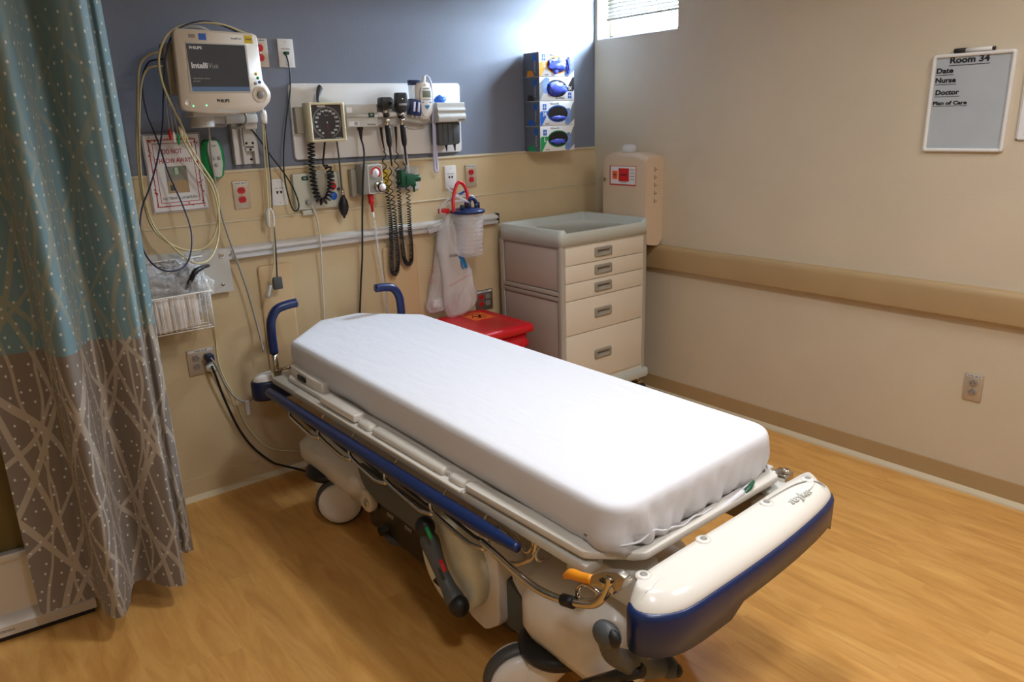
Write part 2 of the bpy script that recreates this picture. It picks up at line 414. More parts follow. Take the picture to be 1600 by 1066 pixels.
struct('trim_2', 'toe_tan', lambda b: (box(b, -4.45, 0, -.011, -.006, 1.388, 1.4, .002), box(b, -4.45, 0, -.01, -.006, 1.186, 1.193, .0015)))
def base_back(b):
    box(b, -4.45, 0, -.008, 0, 0, .098); prism(b, [(-.008, 0), (-.03, 0), (-.026, .006), (-.008, .02)], 'x', -4.45, 0)
struct('baseboard_back', 'tan_wall', base_back)
struct('baseboard_right', 'trim_tan', lambda b: box(b, -.006, 0, -5.05, 0, 0, .098))
struct('trim_3', 'toe_tan', lambda b: prism(b, [(-.006, 0), (-.028, 0), (-.025, .008), (-.006, .022)], 'y', -5.05, 0))
# wall bumper along the right wall
struct('trim_4', 'trim_tan', lambda b: prism(b, rpoly([(0, .736), (-.034, .742), (-.036, .852), (-.026, .872), (0, .872)], [.0, .006, .012, .01, 0], 3), 'y', -5.05, -.012))
# window
wn = struct('window_1', 'window_white', lambda b: (box(b, .1, .13, WY1, WY0, WZ0, WZ0+.03, .003), box(b, .1, .13, WY1, WY0, WZ1-.03, WZ1, .003), box(b, .1, .13, WY1, WY1+.03, WZ0, WZ1, .003), box(b, .1, .13, WY0-.03, WY0, WZ0, WZ1, .003)))
part('pane', 'glass', wn, lambda b: box(b, .113, .117, WY1+.03, WY0-.03, WZ0+.03, WZ1-.03))
part('window_sill', 'window_white', wn, lambda b: box(b, -.002, .1, WY1, WY0, WZ0-.001, WZ0+.006, .002))
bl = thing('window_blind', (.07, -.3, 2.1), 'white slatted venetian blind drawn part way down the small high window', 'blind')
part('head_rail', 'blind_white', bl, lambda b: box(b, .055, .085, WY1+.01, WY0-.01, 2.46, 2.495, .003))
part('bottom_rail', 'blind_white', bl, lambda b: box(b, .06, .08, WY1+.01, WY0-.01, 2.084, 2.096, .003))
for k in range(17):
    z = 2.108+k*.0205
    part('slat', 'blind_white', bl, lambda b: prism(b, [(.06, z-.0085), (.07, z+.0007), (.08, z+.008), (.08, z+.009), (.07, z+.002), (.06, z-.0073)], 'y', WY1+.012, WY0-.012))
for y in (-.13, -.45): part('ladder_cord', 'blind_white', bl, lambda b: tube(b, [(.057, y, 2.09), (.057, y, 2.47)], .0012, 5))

# two troffers in the ceiling carry the room's lamps
for i, (x, y, sx, sy) in enumerate(((-1.7, -2.05, .22, .22), (-.9, -3.2, .32, .22), (-2.85, -3.1, .18, .18))):
    t = thing('ceiling_light', (x, y, 2.58), ('square ceiling light directly above the foot half of the stretcher', 'oblong ceiling light nearer the right wall, in front of the stretcher', 'smallest square ceiling light, at the curtain side of the room')[i], 'ceiling light')
    part('housing', 'white_plastic', t, lambda b: (box(b, x-sx-.02, x-sx, y-sy-.02, y+sy+.02, 2.575, HGT), box(b, x+sx, x+sx+.02, y-sy-.02, y+sy+.02, 2.575, HGT), box(b, x-sx, x+sx, y-sy-.02, y-sy, 2.575, HGT), box(b, x-sx, x+sx, y+sy, y+sy+.02, 2.575, HGT)))
    mt = MATS.get('lamp_diffuser') or mat('lamp_diffuser', (1, .93, .83), .5, emit=1.2)
    part('diffuser', mt, t, lambda b: box(b, x-sx, x+sx, y-sy, y+sy, 2.588, 2.597))

# ================================================================== wall plates
def plate(u, v, frame, mt, label, kind='outlet', gangs=1, sock=('socket_red',), group=None, strip=True, toggle=None):
    """u, v = lower left corner on the wall"""
    O, R, U, W = frame; wd = .07 if gangs == 1 else .116
    if frame is FB and v < 1.4: O = O+W*.006; frame = (O, R, U, W)
    t = thing('wall_outlet' if kind == 'outlet' else 'data_plate', O+R*(u+wd/2)+U*v, label, 'outlet' if kind == 'outlet' else 'wall plate', group)
    part('cover_plate', mt, t, lambda b: box(b, u, u+wd, v, v+.114, .0, .006, .0025), frame)
    if kind == 'outlet':
        for g in range(gangs):
            cx = u+wd/2 if gangs == 1 else u+.035+.046*g
            for k, cz in enumerate((v+.038, v+.076)):
                pts = [(cx+.0165*math.cos(a)*1.0, cz+max(-.0135, min(.0135, .0165*math.sin(a)))) for a in [2*math.pi*i/28 for i in range(28)]]
                rc = part('receptacle', sock[g % len(sock)], t, lambda b: prism(b, pts, 'z', .004, .0085, .001), frame)
                part('slot', 'black_plastic', rc, lambda b: (box(b, cx-.0085, cx-.0062, cz-.004, cz+.004, .0082, .0088), box(b, cx+.005, cx+.0075, cz-.004, cz+.004, .0082, .0088), cyl(b, (cx, cz+.008, .0082), (cx, cz+.008, .0088), .0026, 10)), frame)
        part('screw', 'chrome', t, lambda b: cyl(b, (u+wd/2, v+.057, .005), (u+wd/2, v+.057, .0075), .003, 10), frame)
        if strip:
            part('label_strip', 'paper', t, lambda b: box(b, u+.008, u+wd-.008, v+.1, v+.11, .006, .0066), frame)
            text('PANEL EM-30' if gangs == 1 else 'PANEL NL-28', .0085, (u+wd/2, v+.105, .0068), frame, 'ink', t, bold=.0001)
    else:
        for s in (-1, 1):
            part('jack', 'black_plastic', t, lambda b: prism(b, [(u+.035+s*.0085-.006, v+.062), (u+.035+s*.0085+.006, v+.062), (u+.035+s*.0085+.003, v+.051), (u+.035+s*.0085-.003, v+.051)], 'z', .004, .0068), frame)
        for s in (.012, .102):
            part('screw', 'light_grey', t, lambda b: cyl(b, (u+.035, v+s, .005), (u+.035, v+s, .0072), .0028, 10), frame)
        text('DATA   PHONE', .0055, (u+.035, v+.074, .0062), frame, 'ink_soft', t)
    return t
plate(-2.001, 1.806, FB, 'plate_steel', 'red duplex outlet in a steel plate partly behind the patient monitor')
plate(-1.887, 1.807, FB, 'white_plastic', 'white data plate on the blue wall with a green plug in it', 'data')
plate(-2.155, 1.238, FB, 'plate_steel', 'red duplex outlet in a steel plate below the wall mount of the monitor')
plate(-1.991, 1.236, FB, 'white_plastic', 'white data plate left of the beige gas panel on the tan wall', 'data')
plate(-1.083, 1.238, FB, 'white_plastic', 'white data plate above the suction canister on the tan wall', 'data')
plate(-.953, 1.236, FB, 'plate_steel', 'red duplex outlet in a steel plate right of the suction canister hose loop')
plate(-2.441, .559, FB, 'plate_steel', 'four-socket steel outlet low on the wall with two plugs in it', gangs=2, sock=('socket_grey',))
mat('plate_dark', S(112, 102, 92), .4, metal=.3)
plate(-.925, .565, FB, 'plate_dark', 'four-socket steel outlet low on the wall behind the red bin', gangs=2, sock=('socket_red', 'socket_grey'))
plate(2.129, .4, FR, 'plate_steel', 'grey duplex outlet in a steel plate low on the right wall', sock=('socket_grey',))

# ================================================================== right wall: whiteboard, poster, sharps cabinet
WBD = thing('whiteboard', (-.01, -2., 1.39), 'small grey dry-erase board on the right wall headed Room 34', 'whiteboard')
u0, u1, v0, v1 = 1.857, 2.145, 1.39, 1.754
part('writing_surface', 'board_grey', WBD, lambda b: box(b, u0+.01, u1-.01, v0+.01, v1-.01, 0, .008), FR)
def wbf(b):
    outer = rpoly([(u0, v0), (u1, v0), (u1, v1), (u0, v1)], .012, 4); inner = rpoly([(u0+.013, v0+.013), (u1-.013, v0+.013), (u1-.013, v1-.013), (u0+.013, v1-.013)], .004, 4)
    rings = [[Vector((p[0], p[1], 0)) for p in outer], [Vector((p[0], p[1], .012)) for p in outer], [Vector((p[0]*.7+q[0]*.3, p[1]*.7+q[1]*.3, .016)) for p, q in zip(outer, inner)], [Vector((p[0], p[1], .013)) for p in inner], [Vector((p[0], p[1], .007)) for p in inner]]
    loft(b, rings, cap=False)
part('frame', 'white_plastic', WBD, wbf, FR)
for s, sz, ua, ub, vv in (('Room 34', .031, 1482, 1544, 95), ('Date', .0255, 1461, 1487, 112), ('Nurse', .0255, 1459, 1491, 127), ('Doctor', .0255, 1459, 1496, 146), ('Plan of Care', .0185, 1455, 1508, 163)):
    A_, B_ = at(ua, vv, 0, -.012), at(ub, vv-(ub-ua)*.07, 0, -.012); uu = -A_.y+.005; wdt = A_.y-B_.y; zz = (A_.z+B_.z)/2
    text(s, sz, (uu, zz, .009), FR, 'ink', WBD, bold=sz*.035, align='LEFT', width=wdt)
    part('underline', 'ink', WBD, lambda b: box(b, uu-.002, uu+wdt+.002, zz-sz*.62, zz-sz*.55, .0082, .0092), FR)
MK = thing('marker_pen', (-.008, -2., 1.755), 'black and white dry-erase marker lying on top of the whiteboard', 'marker')
part('cap', 'black_plastic', MK, lambda b: cyl(b, (1.93, 1.7635, .008), (1.972, 1.7635, .008), .0085, 14, .001), FR)
part('barrel', 'white_plastic', MK, lambda b: cyl(b, (1.972, 1.763, .008), (2.062, 1.763, .008), .007, 14), FR)
part('end_plug', 'black_plastic', MK, lambda b: cyl(b, (2.062, 1.763, .008), (2.072, 1.763, .008), .0065, 14, .001), FR)
PS = thing('wall_poster', (0, -2.32, 1.436), 'pale laminated notice at the right edge, beside the whiteboard', 'poster')
part('sheet', 'paper', PS, lambda b: box(b, 2.184, 2.464, 1.437, 1.8, 0, .004), FR)
part('border', 'light_grey', PS, lambda b: (box(b, 2.181, 2.186, 1.434, 1.803, 0, .007), box(b, 2.462, 2.467, 1.434, 1.803, 0, .007), box(b, 2.181, 2.467, 1.434, 1.439, 0, .007), box(b, 2.181, 2.467, 1.798, 1.803, 0, .007)), FR)
text('D', .03, (2.215, 1.462, .0045), FR, 'ink_soft', PS, bold=.0005)

SH = thing('sharps_cabinet', (-.07, -.36, .87), 'beige locking sharps disposal cabinet on the wall behind the drawer cart', 'sharps container')
def shb(b):
    # profile seen from the side (w, v), swept across u
    pr = rpoly([(0, .905), (.03, .87), (.125, .885), (.142, .92), (.142, 1.345), (.125, 1.362), (0, 1.362)], [.005, .02, .03, .02, .01, .02, 0], 4)
    us = [(.203, -.022), (.215, -.006), (.262, .012), (.35, .015), (.44, .012), (.508, -.006), (.52, -.022)]
    us = [(.203, -.014, .985), (.21, -.006, 1), (.262, .012, 1), (.44, .012, 1), (.513, -.006, 1), (.52, -.014, .985)]
    rings = []
    for u, dz, k in us:
        rings.append([Vector((u, v+(dz if v > 1.3 else 0), w*k)) for w, v in pr])
    loft(b, rings)
    bmesh.ops.recalc_face_normals(b, faces=b.faces)
part('cabinet_body', 'sharps_beige', SH, shb, FR)
part('window', 'red', SH, lambda b: box(b, .258, .452, 1.2, 1.305, .139, .1435), FR)
part('label_plate', 'paper', SH, lambda b: box(b, .266, .449, 1.207, 1.302, .1435, .1445), FR)
part('hazard_label', 'sticker_orange', SH, lambda b: box(b, .279, .318, 1.232, 1.278, .1445, .145), FR)
part('fill_window', 'red_plastic', SH, lambda b: box(b, .326, .402, 1.222, 1.292, .1445, .1455), FR)
text('SHARPS', .014, (.364, 1.257, .1457), FR, 'ink', SH, bold=.0003)
for k in range(4): text('DANGER', .008, (.425, 1.285-k*.017, .1447), FR, 'ink_soft', SH)
text('CONTAINER', .008, (.36, 1.217, .1447), FR, 'ink_soft', SH)
def biohaz(b, cx, cy, r, z, h=.0004):
    for k in range(3):
        a = math.pi/2+k*2*math.pi/3; ox, oy = cx+r*.48*math.cos(a), cy+r*.48*math.sin(a); pts = []; n = 16
        A0 = a+.55; A1 = a+2*math.pi-.55
        outer = [(ox+r*.5*math.cos(A0+(A1-A0)*i/n), oy+r*.5*math.sin(A0+(A1-A0)*i/n)) for i in range(n+1)]
        inner = [(ox+r*.36*math.cos(a)*.25+r*.36*math.cos(A0+(A1-A0)*i/n), oy+r*.36*math.sin(a)*.25+r*.36*math.sin(A0+(A1-A0)*i/n)) for i in range(n+1)]
        for i in range(n):
            q = [b.verts.new((*p, z)) for p in (outer[i], outer[i+1], inner[i+1], inner[i])]; b.faces.new(q)
    lathe(b, (cx, cy, z), (0, 0, 1), [(r*.1, 0), (r*.1, h)], 10)
part('biohazard_mark', 'ink', SH, lambda b: biohaz(b, .2985, 1.255, .018, .1452), FR)
part('lock', 'chrome', SH, lambda b: cyl(b, (.222, 1.228, .14), (.222, 1.228, .148), .011, 18, .001), FR)
part('keyhole', 'black_plastic', SH, lambda b: box(b, .2205, .2235, 1.221, 1.235, .1478, .1486), FR)
for k in range(5):
    v = 1.286-k*.042
    part('slot', 'brown_panel', SH, lambda b: (box(b, .5195, .5212, v-.012, v+.012, .068, .073), box(b, .5195, .5212, v-.004, v+.001, .05, .068)), FR)
part('clear_knob', 'clear_dome', SH, lambda b: lathe(b, (.335, 1.372, .07), (0, 1, 0), [(.04, 0), (.041, .02), (.038, .036), (.028, .043), (0, .045)], 24), FR)

# ================================================================== drawer cart
CT = thing('drawer_cart', (-.465, -.3, 0), 'tall cream five-drawer supply cart with grey moulded top in the corner', 'cart')
cx0, cx1, cy0, cy1 = -.787, -.15, -.548, -.06
def tray(b):
    out = rpoly([(cx0-.004, cy0-.006), (cx1+.004, cy0-.006), (cx1+.004, cy1), (cx0-.004, cy1)], [.035, .035, .03, .03], 5)
    inn = rpoly([(cx0+.022, cy0+.02), (cx1-.022, cy0+.02), (cx1-.022, cy1-.022), (cx0+.022, cy1-.022)], [.03, .03, .03, .03], 5)
    def rim(p, f):    # the front rim dips
        y = p[1]; k = max(0, min(1, (cy0+.07-y)/.05)); c = max(0, 1-abs((p[0]-(cx0+cx1)/2)/((cx1-cx0)/2-.02))*1.0)
        c = 1 if c > .06 else c/.06
        return f-.03*k*c
    R = [[Vector((p[0], p[1], .957)) for p in out], [Vector((p[0]*1, p[1], rim(p, 1.036))) for p in out],
         [Vector((p[0]*.75+q[0]*.25, p[1]*.75+q[1]*.25, rim(p, 1.04))) for p, q in zip(out, inn)],
         [Vector((q[0], q[1], rim(p, 1.036))) for p, q in zip(out, inn)], [Vector((q[0]*.98+(cx0+cx1)/2*.02, q[1]*.98+(cy0+cy1)/2*.02, 1.0)) for q in inn]]
    loft(b, R)
part('moulded_top', 'cart_top', CT, tray)
for x in (cx0, cx1-.03):
    for y in (cy0, cy1-.03):
        part('corner_post', 'cart_grey', CT, lambda b: prism(b, rpoly([(x, y), (x+.03, y), (x+.03, y+.03), (x, y+.03)], [.02 if (x == cx0 and y == cy0) else .004, .02 if (x != cx0 and y == cy0) else .004, .004, .004], 4), 'z', .2, .958))
part('carcass', 'cart_side', CT, lambda b: box(b, cx0+.012, cx1-.008, cy0+.016, cy1-.005, .2, .957))
for z0, z1 in ((.21, .675), (.735, .945)):
    part('side_panel', 'cart_side', CT, lambda b: box(b, cx0+.006, cx0+.014, cy0+.036, cy1-.036, z0, z1, .002))
part('cross_rail', 'cart_grey', CT, lambda b: (box(b, cx0, cx0+.014, cy0+.02, cy1-.02, .682, .704, .003), box(b, cx0-.003, cx0+.014, cy0+.02, cy1-.02, .708, .728, .003)))
zs = [.949, .859, .769, .678, .497, .224]
part('fascia', 'cart_cream', CT, lambda b: (box(b, cx0+.028, cx1-.018, cy0+.004, cy0+.02, .2, .957)))
for i in range(5):
    d = part('drawer', 'cart_cream', CT, lambda b: box(b, cx0+.024, cx1-.042, cy0-.006, cy0+.012, zs[i+1]+.002, zs[i]-.002, .0018))
    hz = (zs[i]+zs[i+1])/2; hx = -.5; 
    def hd(b):
        pts = rpoly([(hx-.062, hz-.024), (hx+.062, hz-.024), (hx+.062, hz+.024), (hx-.062, hz+.024)], .006, 3)
        o = [Vector((p[0], cy0-.006, p[1]+(.006*(1-((p[0]-hx)/.062)**2) if p[1] > hz else -.004*(1-((p[0]-hx)/.062)**2)))) for p in pts]
        q = [Vector((hx+(p.x-hx)*.97, cy0-.013, hz+(p.z-hz)*.94)) for p in o]
        i1 = [Vector((hx+(p.x-hx)*.74, cy0-.013, hz-.001+(p.z-hz)*.42)) for p in o]
        i2 = [Vector((p.x, cy0-.0112, p.z)) for p in i1]
        loft(b, [o, q, i1, i2])
    part('handle', 'cart_handle', d, hd)
    part('finger_recess', 'dark_grey', d, lambda b: box(b, hx-.042, hx+.042, cy0-.0118, cy0-.005, hz+.003, hz+.0085))
part('base_plinth', 'cart_top', CT, lambda b: prism(b, rpoly([(cx0-.01, cy0-.03), (cx1+.008, cy0-.03), (cx1+.008, cy1), (cx0-.01, cy1)], .035, 5), 'z', .15, .2, .012))
for x in (cx0+.06, cx1-.04):
    for y in (cy0+.03, cy1-.06):
        c = part('caster', 'black_rubber', CT, lambda b: cyl(b, (x+.0, y-.012, .055), (x+.02, y+.012, .055), .055, 24, .008))
        part('hub', 'light_grey', c, lambda b: cyl(b, (x-.006, y-.02, .055), (x+.026, y+.02, .055), .03, 18, .003))
        part('fork', 'chrome', c, lambda b: (cyl(b, (x+.01, y+.0, .1), (x+.01, y+.0, .15), .014, 12), box(b, x-.012, x+.032, y-.03, y+.03, .106, .12, .004)))
part('printed_label', 'ink_soft', CT, lambda b: prism(b, [(-.3, cy0-.002), (-.18, cy0-.002), (-.19, cy0+.014), (-.3, cy0+.014)], 'z', 1.0098, 1.0105))

# ================================================================== red waste bin
RB = thing('waste_bin', (-1.13, -.26, 0), 'red lidded biohazard bin with an orange sticker between stretcher and cart', 'bin')
bx0, bx1, by0, by1 = -1.36, -.905, -.485, -.035
def binbody(b):
    rr = []
    for z, k in ((0, .09), (.02, .075), (.44, .03), (.47, .03), (.475, .018), (.5, .018), (.505, .026), (.553, .024)):
        rr.append([Vector((p[0], p[1], z)) for p in rpoly([(bx0+k, by0+k), (bx1-k, by0+k), (bx1-k, by1-k*.6), (bx0+k, by1-k*.6)], .04, 4)])
    loft(b, rr)
part('bin_body', 'red_plastic', RB, binbody)
def lid(b):
    rr = []
    for z, k in ((.548, .004), (.55, 0), (.576, 0), (.585, .005), (.59, .018), (.592, .04), (.588, .052)):
        rr.append([Vector((p[0], p[1], z)) for p in rpoly([(bx0+k, by0+k), (bx1-k, by0+k), (bx1-k, by1-k), (bx0+k, by1-k)], .035, 5)])
    loft(b, rr)
part('lid', 'red_plastic', RB, lid)
part('rib', 'red_plastic', RB, lambda b: (box(b, -1.08, -1.06, by0+.014, by0+.05, .3, .5, .004), box(b, -.99, -.97, by0+.014, by0+.05, .3, .5, .004)))
FST = frame_at(Vector((-1.03, -.165, .5885)), Vector((1, -.06, 0)), Vector((.06, 1, 0)))
st = part('sticker', 'sticker_orange', RB, lambda b: box(b, -.062, .062, -.072, .072, 0, .0008), FST)
part('biohazard_mark', 'ink', RB, lambda b: biohaz(b, 0, -.008, .048, .001), FST)
text('BIOHAZARD', .017, (0, .05, .001), FST, 'ink', RB, bold=.0002)

# ================================================================== back wall: protective panels, rail
def guard(u, v, wd, ht, label):
    solo('wall_guard', 'guard_tan', lambda b: prism(b, rpoly([(u, v), (u+wd, v), (u+wd, v+ht), (u, v+ht)], .02, 4), 'z', 0, .02, .008, 3), label, 'wall guard', frame=FB)
guard(-2.096, .32, .152, .665, 'upright tan bumper panel on the wall behind the left push handle')
guard(-1.474, .32, .19, .668, 'upright tan bumper panel on the wall behind the right push handle')
RL = thing('equipment_rail', (-1.5, -.02, 1.04), 'long white aluminium equipment rail across the tan wall above the stretcher head', 'rail')
part('rail_back', 'aluminium', RL, lambda b: box(b, -2.6, -.77, 1.038, 1.083, 0.006, .012), FB)
part('rail_profile', 'aluminium', RL, lambda b: prism(b, [(1.036, .006), (1.036, .042), (1.05, .045), (1.05, .03), (1.062, .03), (1.062, .045), (1.074, .045), (1.086, .012), (1.086, .006)], 'x', -2.6, -.775, .0), (Vector((0, 0, 0)), Vector((1, 0, 0)), Vector((0, 0, 1)), Vector((0, -1, 0))))
part('end_cap', 'black_plastic', RL, lambda b: box(b, -.775, -.77, 1.034, 1.088, .006, .046, .001), FB)

# monitor column on the wall and the arm that carries the monitor
MB_ = thing('monitor_mount', (-2.08, -.02, 1.42), 'grey metal wall channel and arm holding the patient monitor', 'mount')
def chan(b):
    box(b, -2.135, -2.035, 1.42, 1.66, .002, .01); box(b, -2.135, -2.115, 1.42, 1.66, .01, .034, .002); box(b, -2.1, -2.088, 1.42, 1.66, .01, .034, .002)
    box(b, -2.052, -2.034, 1.42, 1.66, .01, .036, .002)
part('wall_channel', 'aluminium', MB_, chan, FB)
part('slide_plate', 'light_grey', MB_, lambda b: box(b, -2.094, -2.05, 1.492, 1.6, .03, .044, .003), FB)
part('clamp_block', 'light_grey', MB_, lambda b: box(b, -2.09, -2.052, 1.472, 1.486, .03, .042, .002), FB)
part('screw', 'black_plastic', MB_, lambda b: [cyl(b, (x, z, .04), (x, z, .046), .005, 10) for x, z in ((-2.085, 1.505), (-2.058, 1.505), (-2.07, 1.479), (-2.072, 1.44))], FB)
part('swing_arm', 'light_grey', MB_, lambda b: (box(b, -2.27, -2.05, 1.583, 1.622, .07, .12, .01), box(b, -2.1, -2.045, 1.56, 1.66, .035, .09, .008)), FB)
part('pivot', 'light_grey', MB_, lambda b: (cyl(b, (-2.275, 1.572, .12), (-2.275, 1.628, .12), .045, 24, .004), box(b, -2.33, -2.17, 1.612, 1.634, .07, .2, .006)), FB)

# ================================================================== patient monitor
MN = thing('patient_monitor', (-2.22, -.18, 1.62), 'cream bedside patient monitor with a dark start-up screen on the blue wall', 'monitor')
def mbody(b):
    fr = rpoly([(-2.372, 1.632), (-2.085, 1.634), (-2.08, 1.9), (-2.365, 1.906)], .02, 4)
    bk = rpoly([(-2.35, 1.655), (-2.11, 1.655), (-2.11, 1.885), (-2.35, 1.885)], .03, 4)
    loft(b, [[Vector((p[0], p[1], .125)) for p in bk], [Vector((p[0], p[1], .19)) for p in [(q[0]*.9+r[0]*.1, q[1]*.9+r[1]*.1) for q, r in zip(fr, bk)]], [Vector((p[0], p[1], .22)) for p in fr]])
part('rear_case', 'warm_plastic', MN, mbody, FB)
BZ = [(-2.384, 1.636), (-2.3, 1.622), (-2.2, 1.618), (-2.09, 1.624), (-2.063, 1.645), (-2.043, 1.664), (-2.036, 1.688), (-2.046, 1.715), (-2.063, 1.735), (-2.066, 1.9), (-2.082, 1.909), (-2.36, 1.915), (-2.374, 1.9)]
BZ = rpoly(BZ, [.02, .02, .02, .02, .01, .012, .02, .02, .02, .015, .01, .012, .012], 3)
def bezel(b):
    cx, cz = -2.215, 1.765
    R = [[Vector((p[0], p[1], .215)) for p in BZ], [Vector((p[0], p[1], .242)) for p in BZ], [Vector((cx+(p[0]-cx)*.975, cz+(p[1]-cz)*.975, .25)) for p in BZ]]
    loft(b, R)
part('bezel', 'warm_plastic', MN, bezel, FB)
part('screen_surround', 'light_grey', MN, lambda b: prism(b, rpoly([(-2.345, 1.693), (-2.118, 1.693), (-2.114, 1.868), (-2.337, 1.871)], .004, 2), 'z', .249, .2525, .001), FB)
part('screen', 'screen', MN, lambda b: box(b, -2.336, -2.122, 1.7, 1.864, .252, .2532), FB)
part('status_bar', 'screen_bar', MN, lambda b: box(b, -2.336, -2.122, 1.7, 1.716, .2533, .2536), FB)
text('PHILIPS', .0135, (-2.327, 1.85, .2538), FB, 'ink_white', MN, align='LEFT', bold=.0004, width=.045)
text('Intelli', .027, (-2.327, 1.789, .2538), FB, 'ink_white', MN, align='LEFT', bold=.0008, width=.058)
text('Vue', .027, (-2.267, 1.789, .2538), FB, 'grey_plastic', MN, align='LEFT', width=.036)
text('Patient Monitor software', .006, (-2.327, 1.745, .2538), FB, 'light_grey', MN, align='LEFT')
text('Rev. H.15', .006, (-2.327, 1.735, .2538), FB, 'light_grey', MN, align='LEFT')
text('PHILIPS', .0145, (-2.228, 1.6655, .2508), FB, 'ink', MN, bold=.0004)
text('IntelliVue', .01, (-2.15, 1.887, .2508), FB, 'ink_soft', MN)
part('yellow_sticker', 'yellow', MN, lambda b: box(b, -2.12, -2.088, 1.872, 1.9, .25, .2512), FB)
text('4468', .011, (-2.104, 1.886, .2514), FB, 'ink_soft', MN)
part('asset_label', 'blue_print', MN, lambda b: box(b, -2.287, -2.26, 1.878, 1.9, .25, .2508), FB)
part('barcode', 'ink_soft', MN, lambda b: [box(b, -2.322+i*.003, -2.3205+i*.003, 1.884, 1.897, .25, .2506) for i in range(8)], FB)
for x, z, c in ((-2.0905, 1.7625, 'yellow'), (-2.085, 1.748, 'green'), (-2.08, 1.7335, 'blue_print'), (-2.097, 1.728, 'grey_plastic')):
    part('button', c, MN, lambda b: cyl(b, (x, z, .249), (x, z, .2535), .006, 14, .001), FB)
part('knob_ring', 'warm_plastic', MN, lambda b: lathe(b, (-2.084, 1.688, .249), (0, 0, 1), [(.03, 0), (.03, .006), (.026, .008), (.02, .003), (0, .002)], 28), FB)
part('knob', 'grey_plastic', MN, lambda b: cyl(b, (-2.084, 1.688, .25), (-2.084, 1.688, .264), .0125, 20, .002), FB)
part('power_button', 'warm_plastic', MN, lambda b: lathe(b, (-2.357, 1.66, .2495), (0, 0, 1), [(.012, 0), (.012, .0012), (.0105, .0012), (.0105, .0006), (0, .0006)], 24), FB)
for x, z in ((-2.34, 1.6485), (-2.292, 1.65)): part('indicator_light', 'led_green', MN, lambda b: cyl(b, (x, z, .2495), (x, z, .2505), .0025, 8), FB)
part('handle_recess', 'light_grey', MN, lambda b: prism(b, rpoly([(-2.265, 1.636), (-2.16, 1.632), (-2.175, 1.622), (-2.25, 1.626)], .006, 3), 'z', .249, .2512), FB)
part('side_connector_block', 'grey_plastic', MN, lambda b: (box(b, -2.4, -2.35, 1.69, 1.87, .14, .2, .006)), FB)
part('top_handle', 'light_grey', MN, lambda b: tube(b, [(-2.33, 1.9, .17), (-2.32, 1.925, .17), (-2.25, 1.93, .17), (-2.2, 1.905, .17)], .006, 8, 4), FB)

def cable(name, mt, r, pts, label, sm=5, n=7, group=None, cat='cable', extra=None):
    """pts: (px, py, distance off the back wall)"""
    P = [wb(x, y, w) for x, y, w in pts]
    t = solo(name, mt, lambda b: tube(b, P, r, n, sm), label, cat, group)
    return t
cable('lead_cable', 'cable_cream', .0042, [(262, 84, .17), (246, 82, .17), (230, 88, .15), (218, 105, .13), (215, 150, .1), (215, 240, .06), (221, 300, .05), (235, 350, .06), (258, 376, .08), (290, 391, .1), (320, 387, .09), (337, 362, .08), (342, 322, .07), (335, 290, .08), (318, 262, .09), (298, 230, .1), (284, 196, .12), (266, 160, .2), (252, 122, .21), (249, 85, .22), (264, 52, .22), (300, 36, .2), (345, 38, .2), (378, 50, .2), (392, 54, .2)],
      'thick cream lead cable looping from the top of the monitor down to the basket')
cable('lead_cable', 'cable_cream', .0036, [(262, 104, .17), (240, 104, .17), (226, 114, .15), (219, 150, .12), (218, 230, .07), (224, 300, .06), (240, 352, .08), (266, 382, .12), (288, 402, .17), (310, 412, .19), (330, 402, .16), (341, 372, .1), (341, 330, .08), (330, 290, .09), (308, 258, .1), (288, 222, .11), (279, 198, .13)],
      'thinner pale lead cable in the left loop, ending at the coloured clips')
cable('sensor_cable', 'cable_navy', .0032, [(262, 93, .17), (245, 93, .17), (230, 100, .15), (222, 130, .12), (229, 175, .08), (247, 222, .07), (264, 272, .07), (286, 322, .09), (299, 362, .12), (298, 396, .17), (286, 418, .2), (262, 424, .2), (240, 414, .18), (225, 392, .12), (219, 360, .09), (222, 325, .07), (235, 290, .07), (247, 245, .08), (254, 195, .12), (256, 125, .21), (262, 72, .22), (280, 44, .215), (320, 33, .2), (360, 45, .2), (382, 58, .2)],
      'dark navy sensor cable looping left of the monitor down over the basket')
LD = thing('lead_clips', wb(275, 215, .1), 'bundle of coloured electrode lead clips hanging under the monitor left side', 'lead set')
for x, y, c, x0, y0 in ((266, 212, 'red', 259, 150), (272, 216, 'white_plastic', 262, 140), (279, 219, 'green', 268, 150), (288, 212, 'cable_cream', 272, 150), (284, 207, 'white_plastic', 270, 160)):
    part('clip', c, LD, lambda b: tube(b, [wb(x-1, y-10, .11), wb(x, y, .11), wb(x+1, y+7, .108)], [.004, .006, .0045], 8, 3))
    part('lead_wire', 'cable_white', LD, lambda b: tube(b, [wb(x0, y0, .17), wb((x0+x)/2-1, (y0+y)/2-4, .14), wb(x-1, y-9, .11)], .0015, 5, 4))
cable('monitor_cable', 'cable_grey', .0042, [(322, 186, .12), (326, 200, .1), (331, 250, .06), (345, 330, .05), (362, 385, .06), (385, 450, .05), (402, 510, .06), (412, 550, .1)],
      'grey monitor cord running down the wall from the monitor to the stretcher head')
cable('arm_cable', 'cable_grey', .005, [(345, 172, .1), (352, 182, .14), (352, 196, .13), (338, 197, .11), (318, 197, .1), (325, 190, .08)], 'grey cable curled round the monitor arm, left coil')
cable('arm_cable', 'cable_grey', .0055, [(368, 170, .12), (382, 176, .15), (384, 192, .14), (372, 200, .12), (360, 199, .1)], 'grey cable curled round the monitor arm, right coil')
